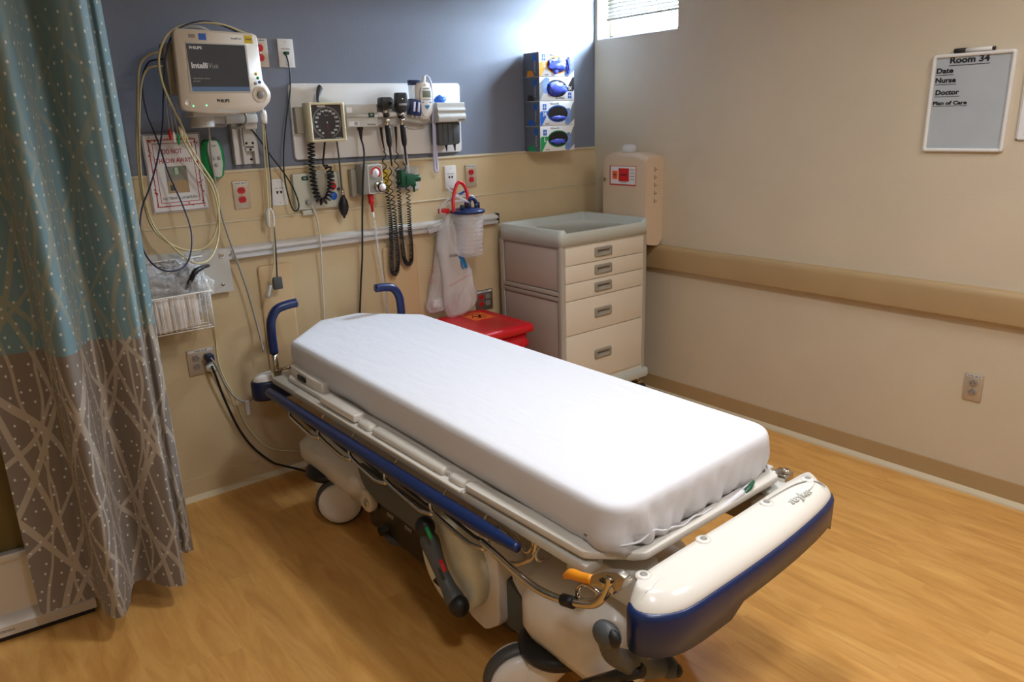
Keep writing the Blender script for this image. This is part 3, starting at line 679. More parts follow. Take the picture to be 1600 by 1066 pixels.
cable('network_cable', 'cable_green', .0032, [(335, 192, .11), (372, 193, .1), (392, 202, .05), (408, 222, .04), (425, 246, .04), (442, 268, .04), (457, 292, .045), (466, 315, .05), (466, 327, .05), (459, 329, .05), (452, 312, .045), (445, 280, .04), (443, 240, .03), (447, 190, .025), (453, 145, .02), (453, 115, .02), (450, 95, .018), (446, 84, .012)],
      'dark green network cable from the monitor to the data plate on the blue wall')
solo('network_plug', 'dark_green', lambda b: box(b, -1.862, -1.846, 1.858, 1.87, .006, .024, .002), 'green plug in the white data plate on the blue wall', 'plug', frame=FB)
# right-hand probe leads
PL = thing('probe_leads', wb(415, 300, .08), 'pair of probe leads hanging from the monitor right side with a yoke', 'probe lead')
part('strain_relief', 'white_plastic', PL, lambda b: tube(b, [wb(407, 150, .2), wb(409, 165, .14), wb(410, 176, .1)], .006, 8, 3))
part('connector', 'white_gloss', PL, lambda b: tube(b, [wb(411, 172, .1), wb(412, 180, .1), wb(413, 193, .1)], [.01, .014, .013], 4, 2))
part('lead_wire', 'cable_cream', PL, lambda b: tube(b, [wb(410, 192, .1), wb(413, 240, .06), wb(417, 290, .05), (wb(419, 328, .05))], .003, 6, 5))
part('lead_wire', 'cable_cream', PL, lambda b: tube(b, [wb(412, 192, .1), wb(417, 240, .06), wb(421, 290, .05), (wb(423, 328, .05))], .0028, 6, 5))
part('lead_wire', 'cable_navy', PL, lambda b: tube(b, [wb(414, 194, .1), wb(419, 240, .05), wb(424, 290, .045), (wb(425, 330, .05))], .0024, 6, 5))
part('yoke', 'beige_panel', PL, lambda b: tube(b, [wb(419, 326, .05), wb(418, 334, .05), wb(419, 350, .05), wb(421, 356, .05)], [.006, .011, .01, .004], 8, 3))
part('yoke_trim', 'white_plastic', PL, lambda b: tube(b, [wb(422, 325, .05), wb(427, 336, .05), wb(428, 355, .05)], .004, 7, 4))
part('lead_wire', 'cable_navy', PL, lambda b: tube(b, [wb(428, 354, .05), wb(431, 390, .06), wb(433, 434, .06)], .003, 6, 4))
part('sensor_clip', 'dark_grey', PL, lambda b: box(b, *sorted((wb(426, 440, .06).x, wb(440, 440, .06).x)), -.072, -.052, wb(433, 452, .06).z, wb(433, 433, .06).z, .003))
part('lead_wire', 'cable_cream', PL, lambda b: tube(b, [wb(427, 354, .05), wb(429, 392, .06), wb(427, 420, .06), wb(423, 446, .065)], .0026, 6, 5))
part('end_connector', 'light_grey', PL, lambda b: tube(b, [wb(423, 446, .065), wb(421, 452, .066), wb(418, 466, .066)], [.006, .0075, .0085], 10, 2))

# sign and tracker fob
SG = thing('paper_sign', (-2.37, -.005, 1.257), 'laminated DO NOT THROW AWAY sign with a red dotted border under the monitor', 'sign')
FS = frame_at(Vector((-2.3695, -.0145, 1.403)), Vector((1, 0, .006)), Vector((-.006, 0, 1)))
part('sheet', 'paper', SG, lambda b: box(b, -.104, .104, -.146, .146, 0, .0015), FS)
part('laminate', 'clear_tube', SG, lambda b: box(b, -.11, .11, -.152, .152, -.0015, -.0005), FS)
def bord(b):
    for k, s in ((.0, .0018), (.014, .0012)):
        a, c = .088-k, .128-k
        box(b, -a, a, c-s, c+s, .0015, .002); box(b, -a, a, -c-s, -c+s, .0015, .002); box(b, -a-s, -a+s, -c, c, .0015, .002); box(b, a-s, a+s, -c, c, .0015, .002)
part('border', 'ink_red', SG, bord, FS)
def dots(b):
    rnd = random.Random(3)
    for i in range(54):
        side = rnd.random()*2*(.2+.28); r = rnd.uniform(.0016, .0034); o = rnd.uniform(-.007, .007)
        if side < .4: p = (-.1+side/2, (.128+o)*rnd.choice((-1, 1)))
        else: p = ((.088+o)*rnd.choice((-1, 1)), -.14+(side-.4)/2)
        cyl(b, (p[0], p[1], .0015), (p[0], p[1], .0023), r, 8)
part('dots', 'ink_red', SG, dots, FS)['kind'] = 'stuff'
text('DO NOT', .026, (-.005, .082, .002), FS, 'ink_red', SG, sx=.72, bold=.0003)
text('THROW AWAY!', .026, (-.002, .047, .002), FS, 'ink_red', SG, sx=.72, bold=.0003)
part('picture', 'photo', SG, lambda b: box(b, -.042, .04, -.078, .026, .0015, .002), FS)
part('pictured_tag', 'green', SG, lambda b: prism(b, rpoly([(-.01, -.008), (.012, -.008), (.014, .022), (-.012, .022)], .006, 3), 'z', .002, .0022), FS)
part('pictured_tag_face', 'light_grey', SG, lambda b: box(b, -.006, .008, -.006, .021, .0022, .0024), FS)
part('pictured_box', 'dark_grey', SG, lambda b: box(b, -.032, -.014, -.068, -.046, .002, .0022), FS)
part('pictured_floor', 'trim_tan', SG, lambda b: box(b, -.042, .04, -.078, -.03, .0019, .00205), FS)
text('NO TIRAR A LA BASURA', .0145, (0, -.098, .002), FS, 'ink_soft', SG, sx=.85)
FO = thing('test_tool', (-2.225, -.02, 1.373), 'rounded green and grey hand-held test tool mounted beside the paper sign', 'tool')
def fobs(b):
    rr = []
    for z, hw in ((1.372, .022), (1.382, .034), (1.41, .042), (1.45, .047), (1.49, .044), (1.515, .034), (1.526, .022)):
        cx = -2.222; rr.append([Vector((cx+hw*math.cos(a), z, .024+.02*math.sin(a))) for a in [2*math.pi*i/20 for i in range(20)]])
    loft(b, rr)
part('grip', 'green', FO, fobs, FB)
part('face', 'light_grey', FO, lambda b: prism(b, rpoly([(-2.228, 1.377), (-2.203, 1.377), (-2.192, 1.43), (-2.194, 1.48), (-2.204, 1.522), (-2.24, 1.522), (-2.248, 1.48), (-2.243, 1.43)], .008, 3), 'z', .036, .047, .003), FB)
part('keypad', 'grey_plastic', FO, lambda b: [cyl(b, (x, z, .046), (x, z, .0485), .008, 14) for x, z in ((-2.228, 1.452), (-2.206, 1.452), (-2.22, 1.425))], FB)
text('TEST', .01, (-2.22, 1.5, .0475), FB, 'ink', FO)

# ================================================================== diagnostic board
solo('instrument_backboard', 'white_plastic', lambda b: prism(b, rpoly([(-1.868, 1.425), (-.975, 1.417), (-.97, 1.748), (-1.863, 1.743)], .018, 4), 'z', .0, .02, .004), 'long white board on the blue wall that carries the diagnostic instruments', 'board', frame=FB)
# blood pressure gauge
BG = thing('blood_pressure_gauge', (-1.74, -.08, 1.5), 'square cream-framed blood pressure gauge with a black numbered dial', 'gauge')
gx0, gx1, gz0, gz1 = -1.826, -1.66, 1.497, 1.662
def gframe(b):
    o = rpoly([(gx0, gz0), (gx1, gz0), (gx1, gz1), (gx0, gz1)], .006, 3); i = rpoly([(gx0+.011, gz0+.012), (gx1-.011, gz0+.012), (gx1-.011, gz1-.011), (gx0+.011, gz1-.011)], .003, 3)
    loft(b, [[Vector((p[0], p[1], .05)) for p in o], [Vector((p[0], p[1], .112)) for p in o], [Vector((p[0], p[1], .112)) for p in i], [Vector((p[0], p[1], .098)) for p in i]])
part('case', 'cream_frame', BG, gframe, FB)
part('dial', 'gauge_black', BG, lambda b: box(b, gx0+.011, gx1-.011, gz0+.012, gz1-.011, .097, .0995), FB)
gcx, gcz = -1.7425, 1.578
def arc(b, r0, r1, a0, a1, w, n=60):
    pts = [(math.radians(a0+(a1-a0)*i/n)) for i in range(n+1)]
    V = [(b.verts.new((gcx+r0*math.cos(a), gcz+r0*math.sin(a), w)), b.verts.new((gcx+r1*math.cos(a), gcz+r1*math.sin(a), w))) for a in pts]
    for p, q in zip(V, V[1:]): b.faces.new((p[0], p[1], q[1], q[0]))
part('scale_ring', 'grey_plastic', BG, lambda b: (arc(b, .061, .0625, -70, 250, .1003), arc(b, .0655, .067, -70, 250, .1003), [arc(b, .061, .067, a-.5, a+.5, .1004, 1) for a in [-70+i*5.33 for i in range(61)]]), FB)
for i, n_ in enumerate((300, 280, 260, 240, 220, 200, 180, 160, 140, 120, 100, 80, 60, 40, 20)):
    a = math.radians(-62+i*304/14)
    if i % 1 == 0: text(str(n_), .0115, (gcx+.0495*math.cos(a), gcz+.0495*math.sin(a), .1003), FB, 'ink_white', BG, bold=.0002)
text('Tycos', .009, (gcx, gcz+.03, .1003), FB, 'grey_plastic', BG)
text('WelchAllyn', .007, (gcx+.05, gcz-.065, .1003), FB, 'ink_white', BG); text('LATEX-FREE', .0055, (gcx-.05, gcz-.065, .1003), FB, 'ink_white', BG)
part('needle', 'red', BG, lambda b: (box(b, gcx-.0006, gcx+.0006, gcz-.05, gcz+.004, .1015, .1022)), FB)
part('needle_hub', 'ink_white', BG, lambda b: cyl(b, (gcx, gcz, .1), (gcx, gcz, .104), .003, 10), FB)
part('top_label', 'paper', BG, lambda b: box(b, -1.782, -1.745, 1.6425, 1.6495, .1, .1006), FB)
part('mount_bracket', 'taupe_panel', BG, lambda b: box(b, -1.86, -1.8, 1.535, 1.645, .018, .05, .004), FB)
part('cuff_hook', 'dark_grey', BG, lambda b: tube(b, [(-1.755, 1.66, .06), (-1.745, 1.69, .045), (-1.73, 1.72, .035), (-1.722, 1.728, .035)], [.007, .009, .013, .012], 8, 3), FB)
def wpath(pts): return [wb(x, y, w) for x, y, w in pts]
part('coiled_hose', 'black_rubber', BG, lambda b: tube(b, coil(wpath([(483, 178, .06), (484, 200, .055), (486, 230, .055), (488, 262, .06), (491, 290, .065), (498, 311, .07), (506, 315, .07), (514, 306, .07), (517, 290, .065), (516, 270, .06), (509, 258, .06)]), .0135, .0042, 34), .0042, 5))
part('hose', 'black_rubber', BG, lambda b: tube(b, wpath([(509, 262, .06), (505, 256, .06), (506, 240, .06), (508, 218, .07)]), .0045, 7, 4))
part('bulb_tube', 'dark_grey', BG, lambda b: tube(b, wpath([(526, 218, .08), (530, 250, .06), (533, 285, .055), (536, 306, .055)]), [.004, .004, .0042, .0055], 8, 4))
def bulb(b):
    a, c = wb(536, 303, .055), wb(538, 341, .055); d = c-a; L = d.length
    lathe(b, a, d, [(0, 0), (.006, 0), (.008, L*.1), (.018, L*.28), (.0225, L*.5), (.0205, L*.68), (.012, L*.86), (.0055, L*.92), (.0055, L*.99), (0, L)], 20)
part('bulb', 'black_rubber', BG, bulb)
part('valve', 'chrome', BG, lambda b: cyl(b, wb(535, 296, .055), wb(536, 306, .055), .007, 14))

# transformer with its two instruments
TR_ = thing('wall_transformer', (-1.5, -.06, 1.55), 'light grey instrument power unit with a green display on the white board', 'transformer')
def trb(b):
    box(b, -1.646, -1.49, 1.554, 1.652, .02, .1, .005); box(b, -1.49, -1.36, 1.56, 1.652, .02, .07, .004)
part('housing', 'light_grey', TR_, trb, FB)
part('front_ridge', 'light_grey', TR_, lambda b: (tube(b, [(-1.644, 1.604, .1), (-1.492, 1.604, .1)], .009, 10)), FB)
for x0, x1 in ((-1.487, -1.46), (-1.437, -1.39), (-1.36, -1.343)): part('cradle_roll', 'white_plastic', TR_, lambda b: cyl(b, (x0, 1.606, .09), (x1, 1.606, .09), .011, 14, .003), FB)
part('cradle_web', 'light_grey', TR_, lambda b: box(b, -1.485, -1.35, 1.598, 1.614, .06, .088, .002), FB)
part('display', 'label_green', TR_, lambda b: box(b, -1.542, -1.513, 1.595, 1.614, .108, .1105), FB)
text('83', .012, (-1.527, 1.605, .1108), FB, 'ink_white', TR_)
for x, z, w_, h_ in ((-1.63, 1.628, .026, .022), (-1.612, 1.57, .05, .019)): part('label', 'paper', TR_, lambda b: box(b, x-w_/2, x+w_/2, z-h_/2, z+h_/2, .1, .1008), FB)
part('barcode', 'ink_soft', TR_, lambda b: [box(b, -1.611+i*.002, -1.61+i*.002, 1.563, 1.577, .1008, .1012) for i in range(9)], FB)
text('WelchAllyn', .0095, (-1.525, 1.564, .1004), FB, 'ink', TR_)
part('cord_boot', 'black_rubber', TR_, lambda b: lathe(b, (-1.571, 1.556, .075), (.01, -1, 0), [(.014, 0), (.013, .012), (.009, .02), (.006, .05), (.0045, .058)], 12), FB)
part('power_lead', 'black_rubber', TR_, lambda b: tube(b, [Vector((-1.5705, -.075, 1.502))]+wpath([ (569, 240, .1), (567, 290, .11), (566, 340, .09), (566, 400, .05), (564, 440, .035), (562, 500, .03), (562, 560, .03)]), .0045, 7, 5))
def scope(name, label, hx, px, kind, c0, c1):
    t = thing(name, (hx, -.1, 1.43), label, kind)
    zt = 1.69 if kind == 'otoscope' else 1.70
    if kind == 'otoscope':
        part('head', 'black_plastic', t, lambda b: (prism(b, rpoly([(hx-.031, 1.635), (hx-.018, 1.628), (hx+.018, 1.628), (hx+.03, 1.64), (hx+.031, 1.672), (hx+.02, 1.68), (hx-.026, 1.68), (hx-.031, 1.67)], .006, 3), 'z', .085, .13, .006), lathe(b, (hx+.012, 1.652, .125), (0, 0, 1), [(.012, 0), (.006, .012), (.003, .024)], 14)), FB)
    else:
        part('head', 'black_plastic', t, lambda b: prism(b, rpoly([(hx-.014, 1.612), (hx+.014, 1.612), (hx+.032, 1.645), (hx+.027, 1.7), (hx-.025, 1.7), (hx-.032, 1.645)], .007, 3), 'z', .09, .125, .006), FB)
        part('lens', 'chrome', t, lambda b: cyl(b, (hx, 1.672, .122), (hx, 1.672, .1265), .004, 12), FB)
        part('lens_dial', 'grey_plastic', t, lambda b: box(b, hx-.02, hx+.02, 1.643, 1.652, .1245, .1262, .0005), FB)
    part('neck', 'chrome', t, lambda b: lathe(b, (hx+.001, 1.63 if kind == 'otoscope' else 1.614, .1), (.06, -1, 0), [(.012, 0), (.0125, .012), (.011, .014), (.0135, .03)], 16), FB)
    part('collar', 'black_plastic', t, lambda b: cyl(b, (hx+.003, 1.612 if kind == 'otoscope' else 1.6, .1), (hx+.004, 1.598 if kind == 'otoscope' else 1.586, .1), .0155, 18, .002), FB)
    part('handle', 'chrome', t, lambda b: cyl(b, (hx+.004, 1.598, .1), (hx+.006, 1.55, .1), .0115, 16), FB)
    part('grip', 'black_rubber', t, lambda b: lathe(b, (hx+.006, 1.556, .1), (.04, -1, 0), [(.013, 0), (.0135, .01), (.0135, .07), (.011, .085), (.006, .1), (.0045, .15), (.003, .18)], 16), FB)
    part('coiled_cord', 'black_rubber', t, lambda b: tube(b, coil(c0, .0088, .0023, c1, per=9, dense=True), .0026, 5))
    return t
scope('otoscope', 'black-headed otoscope in the left cradle, its coiled cord hanging past the yellow outlet', -1.45, 608, 'otoscope',
      wpath([(600, 236, .05), (601, 262, .05), (605, 300, .05), (610, 340, .05), (612, 380, .05), (612, 410, .05), (614, 427, .05), (620, 426, .05), (622, 405, .05), (619, 370, .05), (616, 330, .05), (610, 290, .05), (609, 262, .055)]), 96)
scope('ophthalmoscope', 'tall black-headed ophthalmoscope in the right cradle, its coiled cord in a long loop', -1.37, 634, 'ophthalmoscope',
      wpath([(619, 236, .05), (620, 262, .05), (624, 310, .05), (626, 350, .05), (629, 385, .05), (632, 405, .05), (637, 413, .05), (642, 410, .05), (643, 395, .05), (640, 350, .05), (638, 310, .05), (634, 275, .05), (630, 255, .055)]), 92)
for x0, x1, y1 in ((595, 600, 238), (617, 619, 238)):
    pass
part('instrument_lead', 'black_rubber', TR_, lambda b: tube(b, wpath([(595, 199, .06), (597, 216, .06), (601, 236, .05)]), [.007, .005, .002], 7, 4))
part('instrument_lead', 'black_rubber', TR_, lambda b: tube(b, wpath([(618, 198, .06), (619, 216, .06), (619, 236, .05)]), [.007, .005, .002], 7, 4))

# thermometer in its holder
TH = thing('thermometer_unit', (-1.24, -.07, 1.55), 'white electronic thermometer with a small grey display in its wall holder', 'thermometer')
part('holder', 'light_grey', TH, lambda b: prism(b, rpoly([(-1.34, 1.575), (-1.22, 1.558), (-1.19, 1.57), (-1.185, 1.66), (-1.25, 1.68), (-1.31, 1.65)], .014, 3), 'z', .02, .075, .006), FB)
part('mount_foot', 'light_grey', TH, lambda b: prism(b, rpoly([(-1.34, 1.562), (-1.27, 1.535), (-1.2, 1.54), (-1.21, 1.57), (-1.33, 1.58)], .01, 3), 'z', .02, .032, .003), FB)
def thb(b):
    sec = [(1.58, .022, .05), (1.6, .036, .05), (1.64, .042, .052), (1.68, .043, .055), (1.73, .041, .052), (1.745, .03, .045)]
    loft(b, [[Vector((-1.232+hw*math.cos(a), z, .085+.026*math.sin(a)*(1 if abs(math.sin(a)) < .9 else .96))) for a in [2*math.pi*i/24 for i in range(24)]] for z, hw, d in sec])
part('body', 'white_gloss', TH, thb, FB)
part('face', 'white_plastic', TH, lambda b: prism(b, rpoly([(-1.262, 1.61), (-1.248, 1.59), (-1.218, 1.59), (-1.2, 1.61), (-1.197, 1.69), (-1.203, 1.725), (-1.258, 1.725), (-1.265, 1.69)], .008, 3), 'z', .1, .1135, .004), FB)
part('display', 'lcd', TH, lambda b: box(b, -1.252, -1.208, 1.678, 1.708, .1132, .1146, .0006), FB)
part('button', 'teal_print', TH, lambda b: prism(b, rpoly([(-1.243, 1.643), (-1.219, 1.643), (-1.219, 1.635), (-1.231, 1.624), (-1.243, 1.635)], .002, 2), 'z', .113, .115), FB)
part('button', 'teal_print', TH, lambda b: (box(b, -1.256, -1.248, 1.653, 1.658, .113, .1145), box(b, -1.214, -1.206, 1.653, 1.658, .113, .1145)), FB)
text('WelchAllyn', .0075, (-1.231, 1.7175, .1138), FB, 'ink_soft', TH); text('SureTemp PLUS', .006, (-1.231, 1.668, .1138), FB, 'ink_soft', TH)
part('probe_well', 'navy', TH, lambda b: box(b, -1.292, -1.24, 1.735, 1.757, .05, .085, .002), FB)
part('well_body', 'clear_dome', TH, lambda b: box(b, -1.29, -1.262, 1.66, 1.735, .052, .082, .002), FB)
part('probe_top', 'white_gloss', TH, lambda b: tube(b, wpath([(662, 134, .1), (662, 126, .1), (663, 119, .1)]), [.011, .009, .006], 10, 2))
part('probe_cord', 'probe_white', TH, lambda b: tube(b, wpath([(663, 119, .1), (668, 119, .1), (673, 130, .1), (676, 160, .09), (680, 210, .07), (683, 262, .06), (682, 268, .06), (679, 262, .06), (678, 220, .065), (676, 175, .08)]), [.0035, .0035, .005, .006, .006, .007, .007, .007, .006, .006], 8, 5))
PC = thing('probe_cover_box', (-1.292, -.11, 1.6), 'small blue box of probe covers clipped beside the thermometer', 'box')
FPC = frame_at(Vector((-1.29, -.1, 1.634)), Vector((1, 0, -.15)), Vector((.18, 0, 1)))
part('tray', 'navy', PC, lambda b: box(b, -.03, .03, -.036, .036, -.02, .012, .003), FPC)
for x in (-.012, .012): part('cover', 'probe_white', PC, lambda b: box(b, x-.006, x+.006, -.02, .024, .012, .016, .002), FPC)
part('tip', 'clear_dome', PC, lambda b: [cyl(b, (x, -.036, 0), (x, -.046, 0), .005, 8) for x in (-.012, .012)], FPC)

# specula dispenser
SD = thing('specula_dispenser', (-1.1, -.08, 1.45), 'grey specula dispenser with a dark clear lower bin at the right of the board', 'dispenser')
def sdb(b):
    prism(b, rpoly([(.02, 1.563), (.125, 1.563), (.13, 1.59), (.12, 1.605), (.128, 1.618), (.12, 1.63), (.12, 1.654), (.02, 1.656)], .006, 3), 'x', -1.178, -1.018, .0)
part('housing', 'light_grey', SD, sdb, (Vector((0, 0, 0)), Vector((1, 0, 0)), Vector((0, -1, 0)), Vector((0, 0, 1))))
text('WelchAllyn', .009, (-1.045, 1.574, .1285), FB, 'ink', SD)
part('lower_bin', 'dark_grey', SD, lambda b: prism(b, rpoly([(-1.163, 1.455), (-1.05, 1.458), (-1.04, 1.465), (-1.035, 1.563), (-1.165, 1.563)], .01, 3), 'z', .03, .1, .006), FB)
part('bin_groove', 'black_plastic', SD, lambda b: [box(b, x-.001, x+.001, 1.468, 1.56, .1, .1012) for x in (-1.14, -1.11, -1.08)], FB)
for x in (-1.105, -1.055): part('speculum', 'black_plastic', SD, lambda b: lathe(b, (x, 1.46, .07), (0.06, -1, 0), [(.009, 0), (.006, .01), (.003, .03), (.0025, .034)], 12), FB)
solo('crumpled_wrapper', 'blue_print', lambda b: blob(b, wb(687, 157, .06), (.032, .022, .02), .6, 22, 2, 4), 'crumpled blue wrapper lying on top of the specula dispenser', 'wrapper')

# glove boxes in a column
def glovebox(z0, z1, colr, letter, side_mt, label, flip=False):
    t = thing('glove_box', (-.42, -.07, z0), label, 'glove box', 'glove boxes stacked in a column on the wall')
    x0, x1, W = -.542, -.292, .132
    part('carton', 'carton', t, lambda b: box(b, x0, x1, z0+.001, z1-.001, .01, W, .001), FB)
    part('side_print', 'carton_dark', t, lambda b: box(b, x0-.0006, x0+.001, z0+.002, z1-.002, .011, W-.001), FB)
    FL = (Vector((x0-.0008, 0, 0)), Vector((0, -1, 0)), Vector((0, 0, 1)), Vector((-1, 0, 0)))
    FL = (Vector((x0-.0008, 0, 0)), Vector((0, -1, 0)), Vector((0, 0, 1)), Vector((-1, 0, 0)))
    part('side_logo', 'blue_print', t, lambda b: box(b, .085, .112, z1-.045, z1-.012, 0, .0005), FL)
    part('side_flash', side_mt, t, lambda b: prism(b, [(.035, z0+.004), (.095, z0+.004), (.075, z0+.032), (.042, z0+.032)], 'z', 0, .0005), FL)
    FLT = (Vector((x0-.0008, 0, 0)), Vector((0, 0, -1)), Vector((0, -1, 0)), Vector((-1, 0, 0)))
    text('FitGuard', .016, (-(z0+z1)/2+.01, .1, .0006), FLT, 'light_grey', t)
    cz = (z0+z1)/2; cx = -.398; sg = -1 if flip else 1
    mx = (x0+x1)/2
    FF = (Vector((mx, 0, cz)), Vector((sg, 0, 0)), Vector((0, 0, sg)), Vector((0, -1, 0)))   # a flipped box is the same print upside down
    h = (z1-z0)/2-.002; hw = .124
    part('front_band', 'carton_grey', t, lambda b: prism(b, [(hw-.055, -h), (hw-.045, -h), (hw, -h+.03), (hw, h), (hw-.01, h-.01), (hw-.055, -h+.02)], 'z', W, W+.0005), FF)
    part('hand_print', 'glove_print', t, lambda b: prism(b, rpoly([(hw-.072, -h+.004), (hw-.03, -h+.004), (hw-.02, -.01), (hw-.032, h-.035), (hw-.055, h-.035), (hw-.06, 0)], .01, 3), 'z', W+.0005, W+.001), FF)
    part('size_flash', side_mt, t, lambda b: prism(b, [(-hw, -h), (-hw+.012, -h), (-hw+.055, .0), (-hw+.055, .012), (-hw+.01, .012), (-hw, .004)], 'z', W, W+.0005), FF)
    text(letter, .032 if len(letter) == 1 else .024, (-hw+.033, -.005, W+.0007), FF, 'ink_white', t, bold=.001)
    part('logo', 'blue_print', t, lambda b: box(b, -hw+.02, -hw+.045, .018, .048, W, W+.0006), FF)
    part('logo_cross', 'ink_white', t, lambda b: (box(b, -hw+.031, -hw+.034, .022, .044, W+.0006, W+.001), box(b, -hw+.023, -hw+.042, .0315, .0345, W+.0006, W+.001)), FF)
    text('FitGuard ES', .013, (-.02, h-.012, W+.0006), FF, 'ink_soft', t)
    text('GLOVES', .008, (-.075, -h+.008, W+.0006), FF, 'ink_soft', t)
    def oval(b, a, c, w0, w1): prism(b, [(.004+a*math.cos(k), -.002+c*math.sin(k)) for k in [2*math.pi*i/32 for i in range(32)]], 'z', w0, w1)
    part('opening_ring', side_mt, t, lambda b: oval(b, .077, .044, W, W+.0007), FF)
    part('opening', 'black_plastic', t, lambda b: oval(b, .071, .038, W+.0007, W+.0011), FF)
    return t, FF, cx, cz, W
g1 = glovebox(1.776, 1.898, 0, 'S', 'orange', 'topmost glove box, orange size S panel, blue glove spilling out')
g2 = glovebox(1.654, 1.776, 0, 'XL', 'gauge_black', 'second glove box from the top, hung upside down with a black XL panel', True)
g3 = glovebox(1.528, 1.654, 0, 'M', 'blue_print', 'third glove box from the top, blue size M panel')
g4 = glovebox(1.395, 1.528, 0, 'L', 'green', 'bottom glove box, green size L panel')
def cru(b, c, r, s, amp=.45):
    blob(b, c, r, amp, 30, 3, s)
part('glove', 'glove_blue', g1[0], lambda b: (cru(b, (-.415, -.134, 1.835), (.064, .014, .034), 1), cru(b, (-.338, -.136, 1.835), (.016, .008, .04), 3), cru(b, (-.43, -.138, 1.802), (.015, .006, .012), 5)))
part('glove', 'glove_blue', g2[0], lambda b: cru(b, (-.42, -.133, 1.716), (.066, .013, .034), 8))
part('glove', 'glove_blue', g3[0], lambda b: cru(b, (-.41, -.132, 1.568), (.05, .006, .011), 11))
part('glove', 'glove_blue', g4[0], lambda b: cru(b, (-.412, -.132, 1.445), (.056, .006, .014), 15))

# gas panel, suction regulator, flow meter
GP = thing('gas_panel', (-1.78, -.02, 1.205), 'beige medical gas panel with red and blue outlets below the pressure gauge', 'gas panel')
part('panel', 'beige_panel', GP, lambda b: box(b, -1.895, -1.668, 1.208, 1.366, 0, .03, .005), FB)
part('middle_block', 'taupe_panel', GP, lambda b: box(b, -1.8, -1.752, 1.232, 1.378, .03, .05, .004), FB)
for x, z in ((-1.84, 1.345), (-1.715, 1.347)): part('port_label', 'label_green', GP, lambda b: prism(b, rpoly([(x-.016, z-.009), (x+.016, z-.009), (x+.016, z+.009), (x-.016, z+.009)], .008, 4), 'z', .03, .0315), FB)
part('vacuum_button', 'red', GP, lambda b: cyl(b, (-1.712, 1.302, .029), (-1.712, 1.302, .036), .018, 22, .002), FB)
part('air_button', 'blue_print', GP, lambda b: cyl(b, (-1.712, 1.258, .029), (-1.712, 1.258, .036), .018, 22, .002), FB)
part('socket', 'grey_plastic', GP, lambda b: cyl(b, (-1.838, 1.24, .03), (-1.838, 1.24, .052), .012, 16, .002), FB)
part('side_port', 'dark_grey', GP, lambda b: cyl(b, (-1.685, 1.287, .03), (-1.685, 1.287, .04), .007, 12), FB)
for x, z, s in ((-1.84, 1.345, 'O2'), (-1.715, 1.347, 'AIR')): text(s, .011, (x, z, .0318), FB, 'ink_white', GP)
part('lower_outlet', 'beige_panel', GP, lambda b: box(b, -1.865, -1.802, 1.184, 1.206, .006, .03, .003), FB)
cable('call_cord', 'cable_white', .0036, [(487, 322, .04), (490, 328, .04), (496, 345, .05), (501, 380, .06), (503, 430, .035), (506, 480, .03), (508, 540, .03)], 'thin pale cord hanging from the socket under the beige gas panel')
VR = thing('suction_regulator', (-1.53, -.07, 1.25), 'grey suction regulator with a round dial, control knob and red hose nipple', 'regulator')
part('wall_adapter', 'taupe_panel', VR, lambda b: box(b, -1.62, -1.57, 1.245, 1.37, .005, .04, .004), FB)
part('body', 'grey_plastic', VR, lambda b: box(b, -1.595, -1.49, 1.255, 1.392, .03, .1, .008), FB)
part('face_rim', 'white_gloss', VR, lambda b: prism(b, rpoly([(-1.567, 1.258), (-1.492, 1.258), (-1.49, 1.388), (-1.565, 1.388)], .01, 3), 'z', .098, .103), FB)
part('face', 'grey_plastic', VR, lambda b: prism(b, rpoly([(-1.563, 1.262), (-1.496, 1.262), (-1.494, 1.384), (-1.561, 1.384)], .008, 3), 'z', .1, .105), FB)
part('dial', 'paper', VR, lambda b: cyl(b, (-1.528, 1.352, .104), (-1.528, 1.352, .108), .026, 26), FB)
def ring(b, c, r0, r1, w, a0=0, a1=360, n=40):
    V = []
    for i in range(n+1):
        a = math.radians(a0+(a1-a0)*i/n); V.append((b.verts.new((c[0]+r0*math.cos(a), c[1]+r0*math.sin(a), w)), b.verts.new((c[0]+r1*math.cos(a), c[1]+r1*math.sin(a), w))))
    for p, q in zip(V, V[1:]): b.faces.new((p[0], p[1], q[1], q[0]))
part('dial_scale', 'red', VR, lambda b: ring(b, (-1.528, 1.352), .018, .026, .1084, -60, 200), FB)
part('needle', 'ink', VR, lambda b: box(b, -1.5285, -1.5275, 1.336, 1.358, .1084, .1088), frame_at(Vector((0, 0, 0)), Vector((1, 0, 0)), Vector((0, 0, 1))))
part('knob', 'chrome', VR, lambda b: cyl(b, (-1.517, 1.29, .104), (-1.517, 1.29, .12), .025, 8, .003), FB)
part('knob_cap', 'black_plastic', VR, lambda b: cyl(b, (-1.512, 1.286, .12), (-1.512, 1.286, .132), .0215, 22, .002), FB)
part('knob_label', 'paper', VR, lambda b: cyl(b, (-1.512, 1.286, .132), (-1.512, 1.286, .1326), .017, 22), FB)
part('knob_mark', 'red', VR, lambda b: ring(b, (-1.512, 1.286), .012, .0145, .1328, 180, 320), FB)
part('nipple', 'red', VR, lambda b: lathe(b, (-1.545, 1.256, .07), (0.06, -1, 0), [(.012, 0), (.013, .008), (.0125, .03), (.014, .034), (.013, .045), (.007, .05), (.0055, .085)], 16), FB)
part('nipple_end', 'white_plastic', VR, lambda b: lathe(b, (-1.54, 1.171, .07), (0.06, -1, 0), [(.006, 0), (.006, .034)], 12), FB)
part('suction_tube', 'clear_tube', VR, lambda b: tube(b, wpath([(585, 346, .07), (587, 360, .06), (592, 400, .06), (599, 440, .05), (606, 492, .045)]), .005, 8, 4))
FM = thing('oxygen_flow_meter', (-1.31, -.05, 1.25), 'dark green oxygen flow meter with a clear tube beside the coiled cords', 'flow meter')
